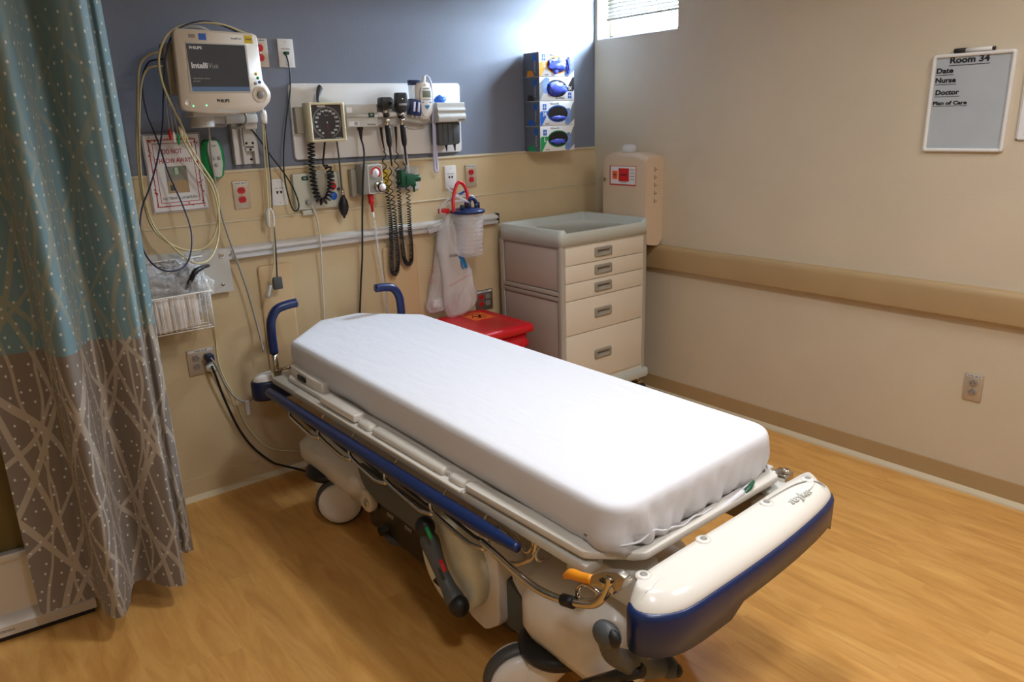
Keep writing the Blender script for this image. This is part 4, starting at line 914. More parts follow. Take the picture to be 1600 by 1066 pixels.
part('wall_plate', 'light_grey', FM, lambda b: box(b, -1.375, -1.238, 1.25, 1.362, 0, .012, .003), FB)
part('adapter', 'yellow_plastic', FM, lambda b: prism(b, rpoly([(-1.468, 1.262), (-1.418, 1.26), (-1.416, 1.356), (-1.466, 1.356)], .006, 3), 'z', .005, .035, .003), FB)
part('valve_body', 'dark_green', FM, lambda b: (box(b, -1.365, -1.338, 1.268, 1.35, .012, .06, .004), box(b, -1.34, -1.29, 1.275, 1.33, .02, .065, .006)), FB)
part('control_knob', 'dark_green', FM, lambda b: cyl(b, (-1.298, 1.307, .04), (-1.255, 1.307, .05), .017, 10, .003), FB)
part('outlet_nut', 'dark_green', FM, lambda b: lathe(b, (-1.297, 1.288, .05), (0.1, -1, 0), [(.014, 0), (.014, .016), (.006, .02), (.005, .045)], 8), FB)
part('flow_tube', 'clear_tube', FM, lambda b: cyl(b, (-1.318, 1.33, .045), (-1.328, 1.425, .045), .011, 16, .002), FB)
part('flow_scale', 'ink_white', FM, lambda b: cyl(b, (-1.318, 1.33, .045), (-1.328, 1.42, .045), .003, 8), FB)

# suction canister, hose and hanging bags on the rail
SC_ = thing('suction_canister', (-1.035, -.12, .9), 'clear ribbed suction canister with a blue lid and a red hose loop on the rail', 'canister')
ccx, ccy = -1.035, -.125
def can(b):
    pr = [(.062, 0), (.068, .006)]
    for i in range(10): pr += [(.069+i*.0011, .012+i*.0205), (.0695+i*.0011, .022+i*.0205), (.071+i*.0011, .024+i*.0205), (.0705+i*.0011, .03+i*.0205)]
    lathe(b, (ccx, ccy, .905), (0, 0, 1), pr+[(.081, .222)], 36)
part('jar', 'clear_canister', SC_, can)
part('liner', 'milky_bag', SC_, lambda b: lathe(b, (ccx, ccy, .915), (0, 0, 1), [(.03, 0), (.055, .01), (.06, .1), (.068, .2)], 24))
part('lid', 'navy', SC_, lambda b: lathe(b, (ccx, ccy, 1.122), (0, 0, 1), [(.086, 0), (.09, .002), (.09, .012), (.084, .016), (.06, .018), (.055, .024), (0, .026)], 36))
for dx, dy, h, r in ((-.045, -.02, .026, .011), (-.01, -.03, .035, .012), (.012, .02, .045, .012), (.06, -.01, .032, .01), (.025, -.04, .026, .008)):
    part('lid_port', 'navy_dark', SC_, lambda b: cyl(b, (ccx+dx, ccy+dy, 1.14), (ccx+dx, ccy+dy, 1.14+h), r, 14, .002))
part('elbow', 'navy', SC_, lambda b: tube(b, [(ccx+.012, ccy+.0, 1.16), (ccx+.02, ccy, 1.19), (ccx+.042, ccy-.005, 1.185), (ccx+.052, ccy-.01, 1.155)], .01, 10, 4))
part('red_hose', 'red_plastic', SC_, lambda b: tube(b, wpath([(709, 332, .13), (708, 316, .12), (710, 300, .11), (714, 288, .1), (719, 285, .1), (725, 290, .1), (730, 302, .11), (731, 318, .12), (732, 330, .13)]), .0085, 10, 5))
part('hose_clip', 'blue_print', SC_, lambda b: cyl(b, wb(718, 304, .1), wb(726, 299, .09), .006, 12, .001))
part('patient_tube', 'clear_tube', SC_, lambda b: tube(b, wpath([(696, 335, .1), (688, 332, .1), (690, 322, .1), (700, 312, .1), (715, 306, .1), (735, 306, .1), (740, 310, .11), (725, 314, .12), (705, 316, .11), (697, 322, .1)]), .0052, 8, 5))
part('patient_tube', 'clear_tube', SC_, lambda b: tube(b, wpath([(699, 294, .04), (706, 301, .08), (718, 309, .12), (734, 318, .13)]), .006, 8, 5))
part('rail_bracket', 'light_grey', SC_, lambda b: (box(b, -1.09, -.98, 1.04, 1.08, .045, .06, .003)), FB)
part('red_clamp', 'red', SC_, lambda b: box(b, -1.172, -1.125, 1.125, 1.15, .06, .1, .003), FB)
def bag(name, mt, pts, w0, depth, label, seed, top):
    """hanging bag: rows of (px_left, px_right, py) on a plane off the wall, puffed"""
    bm = bmesh.new(); rings = []; n = 28
    for i, (l, r, y, k) in enumerate(pts):
        a, c = wb(l, y, w0), wb(r, y, w0); ce = (a+c)/2; hw = (c.x-a.x)/2; ring_ = []
        for j in range(n):
            t = 2*math.pi*j/n; x = math.cos(t); yv = math.sin(t)
            q = Vector((ce.x+hw*x, ce.y-depth*k*yv, a.z*(1-(x+1)/2)+c.z*(x+1)/2))
            d = noise.noise(Vector((x*2.2+seed, yv*2.2, i*.55)))*.02*k+noise.noise(Vector((x*5+seed, yv*5, i*.9)))*.014*k
            q += Vector((x*d*.6, -yv*d*1.6, 0)); ring_.append(q)
        rings.append(ring_)
    loft(bm, rings)
    return bm
t = thing('hanging_bag', wb(700, 500, .1), 'milky clear bag of supplies with a blue printed corner hanging below the canister', 'bag')
bm = bag('b', 'milky_bag', [(698, 703, 335, .2), (694, 706, 345, .5), (688, 709, 356, .8), (686, 712, 370, .9), (684, 721, 390, .9), (687, 728, 405, 1), (689, 735, 422, 1), (692, 740, 440, 1.1), (693, 743, 455, 1.1), (694, 745, 468, 1.1), (695, 741, 480, 1), (699, 724, 490, .8), (702, 710, 498, .3)], .085, .04, '', 2, 0)
build('bag_skin', bm, 'milky_bag', t)
part('printed_corner', 'teal_print', t, lambda b: prism(b, [tuple(wb(x, y, .133)[i] for i in (0, 2)) for x, y in ((716, 400), (724, 399), (731, 418), (723, 421))], 'y', -.134, -.133))
part('red_seal_line', 'red', t, lambda b: tube(b, wpath([(702, 447, .138), (712, 442, .14), (722, 436, .14), (735, 429, .134)]), .0009, 4, 3))
FW = (Vector((0, 0, 0)), Vector((1, 0, .05)), Vector((0, 0, 1)), Vector((0, -1, 0)))
pz = wb(707, 399, .13); text('AirLife', .02, (pz.x, pz.z, .139), FB, 'ink_soft', t, bold=.0003)
part('coiled_tubing', 'cable_white', t, lambda b: tube(b, [wb(720, 465, .085)+Vector((.035*math.cos(a*.9), -.02*math.sin(a*1.3), .03*math.sin(a)+.0006*a)) for a in [i*.35 for i in range(60)]], .0035, 6))
t = thing('hanging_bag', wb(680, 488, .05), 'second clear bag hanging behind the milky one, nearer the wall', 'bag')
bm = bag('b', 'clear_bag', [(688, 700, 345, .3), (682, 700, 362, .6), (680, 701, 390, .9), (677, 702, 420, 1), (673, 704, 445, 1), (670, 704, 462, 1), (668, 700, 475, 1), (668, 694, 484, .8), (670, 678, 489, .3)], .04, .03, '', 9, 0)
build('bag_skin', bm, 'milky_bag', t)
part('white_pad', 'paper', t, lambda b: box(b, wb(676, 475, .04).x, wb(691, 475, .04).x, wb(680, 481, .04).z, wb(680, 468, .04).z, .03, .05, .004), FB)
part('printed_lines', 'red', t, lambda b: [box(b, -1.26, -1.2, .78+i*.012, .781+i*.012, .066, .0665) for i in range(8)], FB)
solo('rail_bag_fold', 'clear_bag', lambda b: tube(b, wpath([(670, 362, .06), (680, 356, .08), (690, 352, .08), (700, 348, .08)]), [.014, .022, .02, .01], 8, 4), 'crumpled clear plastic sleeve lying on the rail left of the canister', 'plastic sleeve')
cable('tie_string', 'cable_white', .0014, [(674, 368, .06), (690, 362, .09), (703, 352, .11), (708, 342, .12)], 'thin tie string drawn from the canister to the rail bracket', cat='string')

# ================================================================== wire basket with packets
solo('basket_plate', 'light_grey', lambda b: prism(b, [(-2.62, .9), (-2.218, .905), (-2.222, 1.083), (-2.62, 1.1)], 'z', .044, .048), 'grey metal plate clamped on the left end of the equipment rail', 'plate', frame=FB)
solo('plate_screw', 'chrome', lambda b: (box(b, -2.262, -2.242, 1.048, 1.068, .048, .052, .001), cyl(b, (-2.252, 1.058, .052), (-2.252, 1.058, .057), .005, 10)), 'square screw clamp at the upper right corner of the grey metal plate', 'screw', frame=FB)
solo('plate_bolt', 'chrome', lambda b: cyl(b, (-2.262, .938, .048), (-2.262, .938, .054), .006, 12), 'small bolt at the lower right corner of the grey metal plate', 'screw', frame=FB)
BK = thing('wire_basket', (-2.5, -.14, .79), 'white wire basket on the left wall plate filled with clear-wrapped packets', 'basket')
kx0, kx1, kw0, kw1, kz0, kz1 = -2.66, -2.362, .055, .2, .8, .95
part('rim', 'white_gloss', BK, lambda b: tube(b, [(kx0, 1.05, kw0), (kx0, kz1+.02, kw1), (kx0+.01, kz1, kw1), (kx1-.02, kz1, kw1), (kx1+.004, kz1, kw1-.012), (kx1, kz1+.03, kw1-.05), (kx1, 1.05, kw0)], .003, 7, 3), FB)
part('back_rim', 'white_gloss', BK, lambda b: (tube(b, [(kx0, 1.068, kw0), (kx1+.03, 1.068, kw0)], .003, 6), tube(b, [(kx0, 1.05, kw0), (kx1, 1.05, kw0)], .0025, 6)), FB)
for i in range(15):
    x = kx0+.008+i*.0205
    part('wire', 'white_gloss', BK, lambda b: tube(b, [(x, kz1, kw1), (x, kz0+.012, kw1-.006), (x, kz0, kw1-.018), (x, kz0, kw0)], .0013, 5), FB)
for i in range(8):
    part('wire', 'white_gloss', BK, lambda b: tube(b, [(kx1, kz1+.08-i*.0-(kw1-.01-i*.018-kw0)*.5, kw1-.01-i*.018), (kx1, kz0, kw1-.01-i*.018)], .0015, 5), FB)
part('bottom_wire', 'white_gloss', BK, lambda b: [tube(b, [(kx0, kz0+.002, w_), (kx1, kz0+.002, w_)], .0016, 5) for w_ in (kw0, .1, .15, kw1-.01)], FB)
part('back_wires', 'white_gloss', BK, lambda b: [tube(b, [(kx0+i*.017, 1.068, kw0), (kx0+i*.017, kz0, kw0)], .0012, 4) for i in range(18)], FB)
rnd = random.Random(5)
pk = [('flat gauze packet leaning at the left front of the basket', -2.6, .875, .165), ('flat gauze packet with grey print second from the left in the basket', -2.545, .872, .17), ('gauze packet in the middle front of the basket', -2.49, .875, .172), ('gauze packet with grey print right of the middle in the basket', -2.44, .878, .17)]
for i, (lb, x, z, w_) in enumerate(pk):
    t = thing('gauze_packet', (x, -w_, z-.06), lb, 'packet', 'packets in the wire basket')
    def pkf(b):
        box(b, x-.03, x+.03, z-.065, z+.068, w_-.012, w_+.01, .006, 2)
        bmesh.ops.subdivide_edges(b, edges=b.edges[:], cuts=1)
        for v in b.verts: v.co += Vector([.003*noise.noise(v.co*30+Vector((i*5, 0, k))) for k in (0, 7, 14)])
    part('wrapper', 'gauze', t, pkf, FB)
    part('print', 'light_grey', t, lambda b: [box(b, x-.012+j*.02, x-.006+j*.02, z-.03, z+.04, w_+.0125, w_+.0128) for j in range(1)], FB)
def crumple(cx, cz, cw, r, amp, seed, flat=1):
    def f(b):
        blob(b, (cx, cz, cw), r, amp, 26, 4, seed)
        for v in b.verts: v.co += Vector([.008*noise.noise(v.co*45+Vector((seed, 0, k))) for k in (0, 9, 18)])
    return f
solo('plastic_bag', 'clear_bag', crumple(-2.53, .985, .12, (.125, .062, .045), .5, 3), 'large crumpled clear plastic bag piled on the left of the wire basket', 'plastic bag', frame=FB)
solo('plastic_bag', 'clear_bag', crumple(-2.4, .955, .13, (.05, .1, .045), .6, 8), 'clear plastic bag standing upright at the right end of the wire basket', 'plastic bag', frame=FB)
solo('plastic_bag', 'clear_bag', crumple(-2.45, 1.04, .1, (.05, .03, .035), .7, 14), 'small twisted clear bag at the top of the basket where the leads meet', 'plastic bag', frame=FB)
solo('cuff_tubing', 'black_rubber', lambda b: tube(b, wpath([(290, 452, .13), (297, 440, .16), (305, 425, .17), (316, 418, .14), (326, 415, .1)]), [.006, .009, .011, .009, .006], 8, 4), 'dark tube curled inside the clear bag on the wire basket', 'tubing')
cable('tan_cable', 'cable_cream', .0028, [(326, 470, .05), (332, 490, .03), (337, 530, .015), (340, 560, .012), (350, 590, .02), (366, 620, .03), (385, 665, .03), (420, 700, .02), (470, 706, .03)], 'thin tan cord from behind the basket down past the low outlet')

# plugs in the low outlet
t = thing('power_plug', wb(322, 562, .03), 'dark plug with a grey cord in the upper right socket of the low outlet', 'plug')
part('plug_body', 'navy_dark', t, lambda b: prism(b, rpoly([(-2.372, .615), (-2.34, .615), (-2.34, .648), (-2.372, .648)], .008, 3), 'z', .008, .05, .005), FB)
part('cord', 'cable_grey', t, lambda b: tube(b, wpath([(329, 559, .05), (338, 572, .05), (350, 598, .04), (366, 620, .04), (384, 628, .04), (398, 620, .05), (409, 602, .08)]), .004, 7, 5))
part('cord_tag', 'paper', t, lambda b: prism(b, [tuple(wb(x, y, .05)[i] for i in (0, 2)) for x, y in ((383, 627), (389, 626), (391, 648), (386, 649))], 'y', -.05, -.048))
t = thing('power_plug', wb(325, 572, .03), 'white plug with a thick black cord in the lower right socket of the low outlet', 'plug')
part('plug_body', 'white_gloss', t, lambda b: lathe(b, wb(325, 573, .006), (.25, -1, -.25), [(.017, 0), (.018, .02), (.013, .03), (.009, .044)], 16))
part('cord', 'black_rubber', t, lambda b: tube(b, wpath([(331, 572, .05), (338, 590, .05), (350, 622, .04), (372, 668, .03), (396, 700, .03), (425, 722, .03)])+[Vector((-2.12, -.06, .06)), Vector((-2.03, -.12, .02)), Vector((-1.98, -.3, .012)), Vector((-1.95, -.6, .15))], .0052, 8, 5))

# ================================================================== sliding door stub and curtain
DR = bpy.data.objects.new('door_1', None); COL.objects.link(DR); DR.location = (-3.5, -.56, 0); ORG[DR.name] = Vector((-3.5, -.56, 0)); DR['kind'] = 'structure'
DF = frame_at(Vector((-3.0, -.565, 0)), Vector((1, -.1, 0)), Vector((0, 0, 1)))
part('door_leaf', 'brown_door', DR, lambda b: box(b, -1.05, -.012, .03, 2.3, -.04, 0), DF)
part('kick_plate', 'aluminium', DR, lambda b: (box(b, -1.05, -.014, .07, .28, 0, .012), box(b, -1.05, -.006, .268, .292, 0, .03, .003)), DF)
part('bottom_rail', 'aluminium', DR, lambda b: prism(b, [(.0, .085), (.012, .08), (.034, .062), (.042, .052), (.042, .018), (0, .018)], 'z', -1.05, -.002), (DF[0], DF[3], DF[2], -DF[1]*-1))
part('floor_seal', 'black_rubber', DR, lambda b: box(b, -1.05, -.01, .002, .02, -.035, .038), DF)
text('TORMAX', .012, (-.26, .036, .0425), DF, 'ink_soft', DR)
part('door_edge', 'black_plastic', DR, lambda b: box(b, -.012, 0, .02, 2.3, -.045, .004), DF)
cur = [at(x, y, 2, .1) for x, y in ((64, 962), (85, 957), (110, 950), (135, 942), (151, 936), (158, 945), (168, 957), (180, 962), (192, 960), (203, 945), (208, 922), (214, 913), (225, 909), (240, 911), (258, 913), (274, 912), (289, 908), (288, 892), (283, 875), (286, 867), (293, 868), (301, 860))]
def curtain(b):
    P = cr(cur, 9); L = [0]
    for a, c in zip(P, P[1:]): L.append(L[-1]+(c-a).length)
    uvl = b.loops.layers.uv.new('UVMap'); rows = 70; cx = sum(p.x for p in P)/len(P); cy = sum(p.y for p in P)/len(P)
    V = []
    for i in range(rows+1):
        z = .1+i/rows*(2.5-.1); k = (z-.1)/2.4; row = []
        for j, p in enumerate(P):
            s = L[j]; amp = 1-.25*k
            y = cy+(p.y-cy)*amp+.012*math.sin(s*9+z*2.2)*k; x = p.x+.008*math.sin(s*14+z*1.4)*k
            hem = .012*math.sin(s*17)*(1-min(1, k*8))
            row.append(b.verts.new((x, y, z+hem)))
        V.append(row)
    for i in range(rows):
        for j in range(len(P)-1):
            f = b.faces.new((V[i][j], V[i][j+1], V[i+1][j+1], V[i+1][j]))
            for lp, (ii, jj) in zip(f.loops, ((i, j), (i, j+1), (i+1, j+1), (i+1, j))):
                lp[uvl].uv = (L[jj]*1.25, .1+ii/rows*2.4)
CU = thing('privacy_curtain', (-2.95, -.7, .1), 'patterned privacy curtain, teal above and taupe below, with branches and dots', 'curtain')
cc = part('curtain_cloth', 'curtain_cloth', CU, curtain, sharp=180)
md = cc.modifiers.new('thickness', 'SOLIDIFY'); md.thickness = .0025
part('hem_edge', 'light_grey', CU, lambda b: tube(b, [cr(cur, 9)[-1]+Vector((.001, 0, z)) for z in (0, .5, 1, 1.5, 2, 2.4)], .0025, 5))
solo('curtain_track', 'aluminium', lambda b: box(b, -4.2, -2.3, -.72, -.68, 2.5, 2.6, .004), 'aluminium ceiling track that carries the privacy curtain', 'track')

# ================================================================== stretcher
BX = -1.845
ST = thing('hospital_stretcher', (BX, -1.28, 0), 'wheeled hospital stretcher with white and navy end bumpers and a folded navy side rail', 'stretcher')
def Zp(x, y, z): return at(x, y, 2, z)
def Xp(px, py, x): return at(px, py, 0, x)
# deck under the mattress
part('deck', 'shell_white', ST, lambda b: prism(b, rpoly([(-2.19, -.45), (-2.0, -.3), (-1.69, -.3), (-1.5, -.45), (-1.495, -2.07), (-1.555, -2.225), (-2.125, -2.235), (-2.205, -2.09)], [.03]*4+[.05, .02, .02, .05], 3), 'z', .592, .61, .004))
part('foot_deck_edge', 'rail_white', ST, lambda b: prism(b, rpoly([(-2.222, -1.7), (-2.18, -1.7), (-2.165, -2.08), (-2.1, -2.225), (-1.56, -2.2), (-1.52, -2.04), (-1.485, -2.04), (-1.49, -2.09), (-1.56, -2.24), (-2.115, -2.253), (-2.215, -2.155)], .012, 3), 'z', .6, .62, .005))
for s in (0, 1):
    mx = (lambda x: x) if not s else (lambda x: 2*BX-x)
    xa, xb = sorted((mx(-2.222), mx(-2.165)))
    part('litter_rail', 'light_grey', ST, lambda b: box(b, xa, xb, -2.17, -.36, .566, .592, .006))
    part('litter_rail_lip', 'rail_white', ST, lambda b: box(b, *sorted((mx(-2.23), mx(-2.2))), -1.69, -.6, .588, .597, .003))
    def bol(y0, y1, zt, r=.014):
        q = [mx(-2.216), mx(-2.17)]; x0, x1 = sorted(q)
        return lambda b: box(b, x0, x1, y1, y0, zt-.028, zt, r, 3)
    part('head_side_block', 'shell_white', ST, bol(-.8, -1.06, .628, .006))
    part('side_bolster', 'rail_white', ST, bol(-1.075, -1.16, .617))
    part('side_bolster', 'rail_white', ST, bol(-1.175, -1.585, .62))
    part('side_bolster', 'rail_white', ST, bol(-1.61, -1.685, .617))
part('head_side_panel', 'shell_white', ST, lambda b: prism(b, rpoly([(-2.165, -.42), (-2.115, -.42), (-2.1, -.72), (-2.175, -.74), (-2.18, -.66)], .02, 3), 'z', .6, .648, .008))
part('panel_label', 'ink', ST, lambda b: box(b, -2.1815, -2.174, -.6, -.53, .617, .636, .001))
part('load_beam', 'light_grey', ST, lambda b: (box(b, -2.15, -2.1, -2.2, -.35, .52, .562, .006), box(b, -1.59, -1.54, -2.2, -.35, .52, .562, .006), box(b, -2.15, -1.54, -1.9, -1.84, .51, .56, .006), box(b, -2.15, -1.54, -.5, -.42, .51, .56, .006), box(b, -2.1, -1.6, -1.2, -1.12, .53, .56), box(b, -2.1, -1.6, -1.7, -1.62, .53, .56)))
part('foot_housing', 'light_grey', ST, lambda b: box(b, -2.13, -2.03, -2.225, -2.0, .46, .56, .012, 3))
part('far_housing', 'brown_panel', ST, lambda b: box(b, -1.66, -1.53, -2.225, -2.0, .5, .57, .008, 3))
text('en', .05, (-2.085, .535, 2.226), (Vector((0, 0, 0)), Vector((1, 0, 0)), Vector((0, 0, 1)), Vector((0, -1, 0))), 'ink', ST, bold=.001)
for y in (-.82, -1.05, -1.33, -1.6, -1.79, -2.0):
    part('hook', 'chrome', ST, lambda b: tube(b, [(-2.2, y, .57), (-2.225, y, .548), (-2.222, y-.004, .528), (-2.205, y-.004, .525)], .004, 6, 3))

# foot bumper
FBP = [(-2.12, -2.276), (-1.8, -2.268), (-1.495, -2.255), (-1.455, -2.285), (-1.462, -2.345), (-1.53, -2.372), (-1.68, -2.392), (-1.86, -2.404), (-2.04, -2.408), (-2.16, -2.405), (-2.225, -2.375), (-2.247, -2.33), (-2.215, -2.29)]
FBO = cr([(*p, 0) for p in FBP], 4, closed=True)
def inset(pts, k, cxy=None):
    out = []; n = len(pts)
    for i, p in enumerate(pts):
        t = (pts[(i+1) % n]-pts[i-1]).normalized(); nn = Vector((t.y, -t.x, 0))
        out.append(p-nn*k)
    return out
area_ = sum(a.x*b_.y-b_.x*a.y for a, b_ in zip(FBO, FBO[1:]+FBO[:1]))
if area_ < 0: FBO = FBO[::-1]
def fb_white(b):
    R = []
    for k, z in ((.009, .55), (.009, .574), (.013, .584), (.022, .594), (.034, .602), (.044, .606), (.05, .6075)):
        Q = inset(FBO, k); R.append([])
        for p, q in zip(FBO, Q):
            back = max(0, min(1, (p.y+2.31)/.03)); t_ = p.lerp(q, 1-.82*back)
            R[-1].append(Vector((t_.x, t_.y, z-(.006*max(0, min(1, (-2.15-p.x)/.08)) if z < .6 else 0))))
    for t, z in ((.45, .6085), (.88, .6095)):
        R.append([p.lerp(Vector((max(-2.14, min(-1.57, p.x)), -2.325, p.z)), t) for p in R[5]])
        for v in R[-1]: v.z = z
    loft(b, R)
part('foot_cap', 'white_gloss', ST, fb_white)
def fb_blue(b):
    R = []
    def low(p):
        if p.y > -2.3 and -2.16 < p.x < -1.5: return .53
        if p.x < -2.0: return .462
        if p.x > -1.49: return .468
        if p.x < -1.975: return .462+(p.x+2.0)/.025*.028
        return .49
    R.append([Vector((p.x, p.y, low(p)+.012)) for p in inset(FBO, .03)])
    R.append([Vector((p.x, p.y, low(p))) for p in inset(FBO, .015)])
    R.append([Vector((p.x, p.y, low(p)+.01)) for p in inset(FBO, .002)])
    R.append([Vector((p.x, p.y, .56-.03*max(0, min(1, (p.y+2.3)/.02)))) for p in inset(FBO, 0)])
    zt = lambda p, z: z-.03*max(0, min(1, (p.y+2.3)/.02))
    R.append([Vector((p.x, p.y, zt(p, .571))) for p in inset(FBO, .004)])
    R.append([Vector((p.x, p.y, zt(p, .575))) for p in inset(FBO, .013)])
    R.append([Vector((p.x, p.y, zt(p, .566))) for p in inset(FBO, .022)])
    loft(b, R)
part('foot_bumper', 'navy', ST, fb_blue)
for q in ((1245, 744), (1189, 784), (1095, 843), (1006, 900)):
    p = Zp(*q, .607); p.y = -2.293; zo = -.002 if q[0] == 1006 else 0
    part('cap_screw', 'grey_plastic', ST, lambda b: (cyl(b, (p.x, p.y, .595), (p.x, p.y, .6145+zo), .009, 16, .001)))
    part('screw_boss', 'white_gloss', ST, lambda b: lathe(b, (p.x, p.y, .602+zo), (0, 0, 1), [(.019, 0), (.018, .0095), (.01, .0115)], 20))
text('stryker', .034, (-1.61, -2.33, .6095), (Vector((0, 0, 0)), Vector((1, -.0, 0)), Vector((0, 1, 0)), Vector((0, 0, 1))), 'light_grey', ST, bold=.0006, ext=.0018)
part('swoosh', 'grey_plastic', ST, lambda b: tube(b, [(-1.72, -2.288, .6115), (-1.64, -2.286, .6115), (-1.56, -2.289, .6112), (-1.515, -2.303, .6095), (-1.5, -2.326, .607), (-1.508, -2.345, .6045)], [.0008, .0012, .0018, .0026, .0026, .001], 6, 4))
pL = at(1200, 879, 1, -2.392); 
part('asset_tag', 'white_plastic', ST, lambda b: box(b, pL.x-.02, pL.x+.02, -2.399, -2.385, .52, .545, .001))
part('asset_tag_print', 'ink_soft', ST, lambda b: box(b, pL.x+.0, pL.x+.012, -2.3998, -2.3985, .525, .54))
# head bumper
HO = [Vector((p.x, -2.5-p.y-.0, 0)) for p in FBO]
HO = [Vector((p.x, -(p.y+2.33)-.185, 0)) for p in FBO][::-1]
def hb(lv, cap=True):
    def f(b): loft(b, [[Vector((p.x, p.y, z)) for p in inset(HO, k)] for k, z in lv])
    return f
part('head_cap', 'shell_white', ST, hb(((.01, .52), (.01, .532), (.02, .545), (.045, .553))))
part('head_bumper', 'navy_dark', ST, hb(((.02, .44), (.004, .446), (0, .46), (0, .52), (.006, .53), (.014, .528))))

# push handles
for s, pts in ((0, [(428, 552), (424, 520), (424, 500), (432, 484), (447, 477), (463, 473)]), (1, None)):
    if s == 0: P = [at(x, y, 1, -.25) for x, y in pts]
    else: P = [Vector((2*BX-p.x, p.y, p.z)) for p in P0_]
    P0_ = P if s == 0 else P0_
    h = part('push_handle', 'navy', ST, lambda b: tube(b, P, .019, 16, 6))
    part('handle_post', 'chrome', h, lambda b: cyl(b, (P[0].x+.002, P[0].y, .53), (P[0].x, P[0].y, P[0].z+.01), .0135, 14))
    part('handle_hinge', 'chrome', h, lambda b: box(b, P[0].x-.018, P[0].x+.018, P[0].y-.018, P[0].y+.018, .548, .585, .003))
    part('hinge_bar', 'chrome', h, lambda b: cyl(b, (P[0].x, P[0].y-.0, .58), (P[0].x+(.09 if s == 0 else -.09), P[0].y-.03, .592), .007, 10))

# navy side rail and its chrome linkage
def siderail(mx, lab):
    ya, yb = -.43, -1.95
    r = part('side_rail', 'navy', ST, lambda b: tube(b, [(mx(-2.245), y, z) for y, z in ((-.38, .538), (-.55, .537), (-1., .538), (-1.6, .542), (-1.8, .545), (-1.9, .548), (-1.955, .549))], [.018, .0205, .021, .021, .02, .015, .0115], 14, 4))
    nodes = [(-.58, .535), (-.83, .535), (-1.07, .535), (-1.305, .535), (-1.565, .535), (-1.81, .535)]
    for i, (y, z) in enumerate(nodes[:-1]):
        y2 = nodes[i+1][0]
        part('rail_link', 'chrome', r, lambda b: tube(b, [(mx(-2.242), y+.005, .55), (mx(-2.25), y-.005, .512), (mx(-2.253), y-.03, .496), (mx(-2.253), y2+.075, .477), (mx(-2.252), y2+.03, .478), (mx(-2.25), y2-.012, .488)], .0068, 8, 3))
        part('rail_link_inner', 'black_plastic', r, lambda b: tube(b, [(mx(-2.236), y, .535), (mx(-2.236), y-.03, .512), (mx(-2.236), y2+.05, .492), (mx(-2.238), y2+.01, .5)], .005, 6, 2))
        part('pivot_block', 'shell_white', r, lambda b: box(b, *sorted((mx(-2.2), mx(-2.235))), y2+.03, y2+.16, .488, .515, .006))
    return r
SR = siderail(lambda x: x, 0)
siderail(lambda x: 2*BX-x, 1)
part('rail_bar', 'chrome', ST, lambda b: tube(b, [Xp(*q, -2.256) for q in ((752, 846), (775, 866), (800, 889), (830, 914), (858, 930), (893, 941), (925, 945), (943, 934), (952, 915), (954, 902))], .0095, 10, 5))
part('rail_sleeve', 'black_rubber', ST, lambda b: tube(b, [Xp(880, 937, -2.256), Xp(896, 942, -2.256)], .0145, 12))
part('end_loop', 'chrome', ST, lambda b: tube(b, [Xp(*q, -2.2) for q in ((762, 822), (778, 824), (800, 838), (822, 862), (831, 858), (834, 846), (826, 838))]+[], .006, 8, 4))
part('end_loop', 'chrome', ST, lambda b: tube(b, [Xp(*q, -2.215) for q in ((762, 846), (768, 862), (785, 877), (806, 882), (826, 876), (836, 862), (838, 848))], .0075, 8, 4))
part('loop_bracket', 'chrome', ST, lambda b: tube(b, [Xp(*q, -2.24) for q in ((902, 930), (904, 918), (914, 913), (925, 919), (935, 928), (928, 937), (910, 938), (902, 930))], .0055, 7, 3))
part('release_lever', 'orange', ST, lambda b: tube(b, [Xp(*q, -2.25) for q in ((883, 901), (893, 897), (908, 902), (926, 906))], [.007, .0125, .0115, .011], 10, 4))
LT = part('latch', 'steel', ST, lambda b: prism(b, rpoly([tuple(Xp(*q, -2.25)[i] for i in (1, 2)) for q in ((924, 914), (927, 898), (945, 891), (968, 893), (981, 902), (972, 922), (955, 924), (940, 916))], .006, 3), 'x', -2.258, -2.238, .003))
part('latch_plate', 'chrome', LT, lambda b: box(b, -2.262, -2.2, -2.29, -2.255, .6, .615, .002))
part('latch_screw', 'black_plastic', LT, lambda b: [cyl(b, (-2.258, *[Xp(*q, -2.258)[i] for i in (1, 2)]), (-2.263, *[Xp(*q, -2.258)[i] for i in (1, 2)]), .004, 10) for q in ((941, 906), (956, 908))])
part('sheet_clip', 'chrome', ST, lambda b: (box(b, -1.52, -1.475, -2.235, -2.19, .575, .6, .004), cyl(b, (-1.5, -2.225, .6), (-1.5, -2.225, .612), .012, 12, .003)))
part('gap_bracket', 'light_grey', ST, lambda b: box(b, -1.6, -1.5, -2.24, -2.14, .5, .58, .006))

# columns and base
for y in (-.95, -1.75):
    c = part('lift_column', 'light_grey', ST, lambda b: (cyl(b, (BX, y, .3), (BX, y, .42), .075, 24), cyl(b, (BX, y, .4), (BX, y, .53), .055, 24)))
    part('column_bellows', 'dark_grey', c, lambda b: lathe(b, (BX, y, .3), (0, 0, 1), [(.09+(.008 if i % 2 else 0), i*.012) for i in range(9)], 24))
def hood(b):
    sec = [(.13, -.42, -2.0, .24), (.2, -.38, -2.05, .262), (.27, -.38, -2.05, .262), (.32, -.42, -2.0, .24), (.335, -.5, -1.95, .19)]
    loft(b, [[Vector((p[0], p[1], z)) for p in rpoly([(BX-hw, y1), (BX+hw, y1), (BX+hw, y0), (BX-hw, y0)], .08, 5)] for z, y0, y1, hw in sec])
part('base_hood', 'shell_white', ST, hood)
part('base_recess', 'black_plastic', ST, lambda b: box(b, BX-.264, BX+.264, -1.75, -.88, .1, .3, .02))
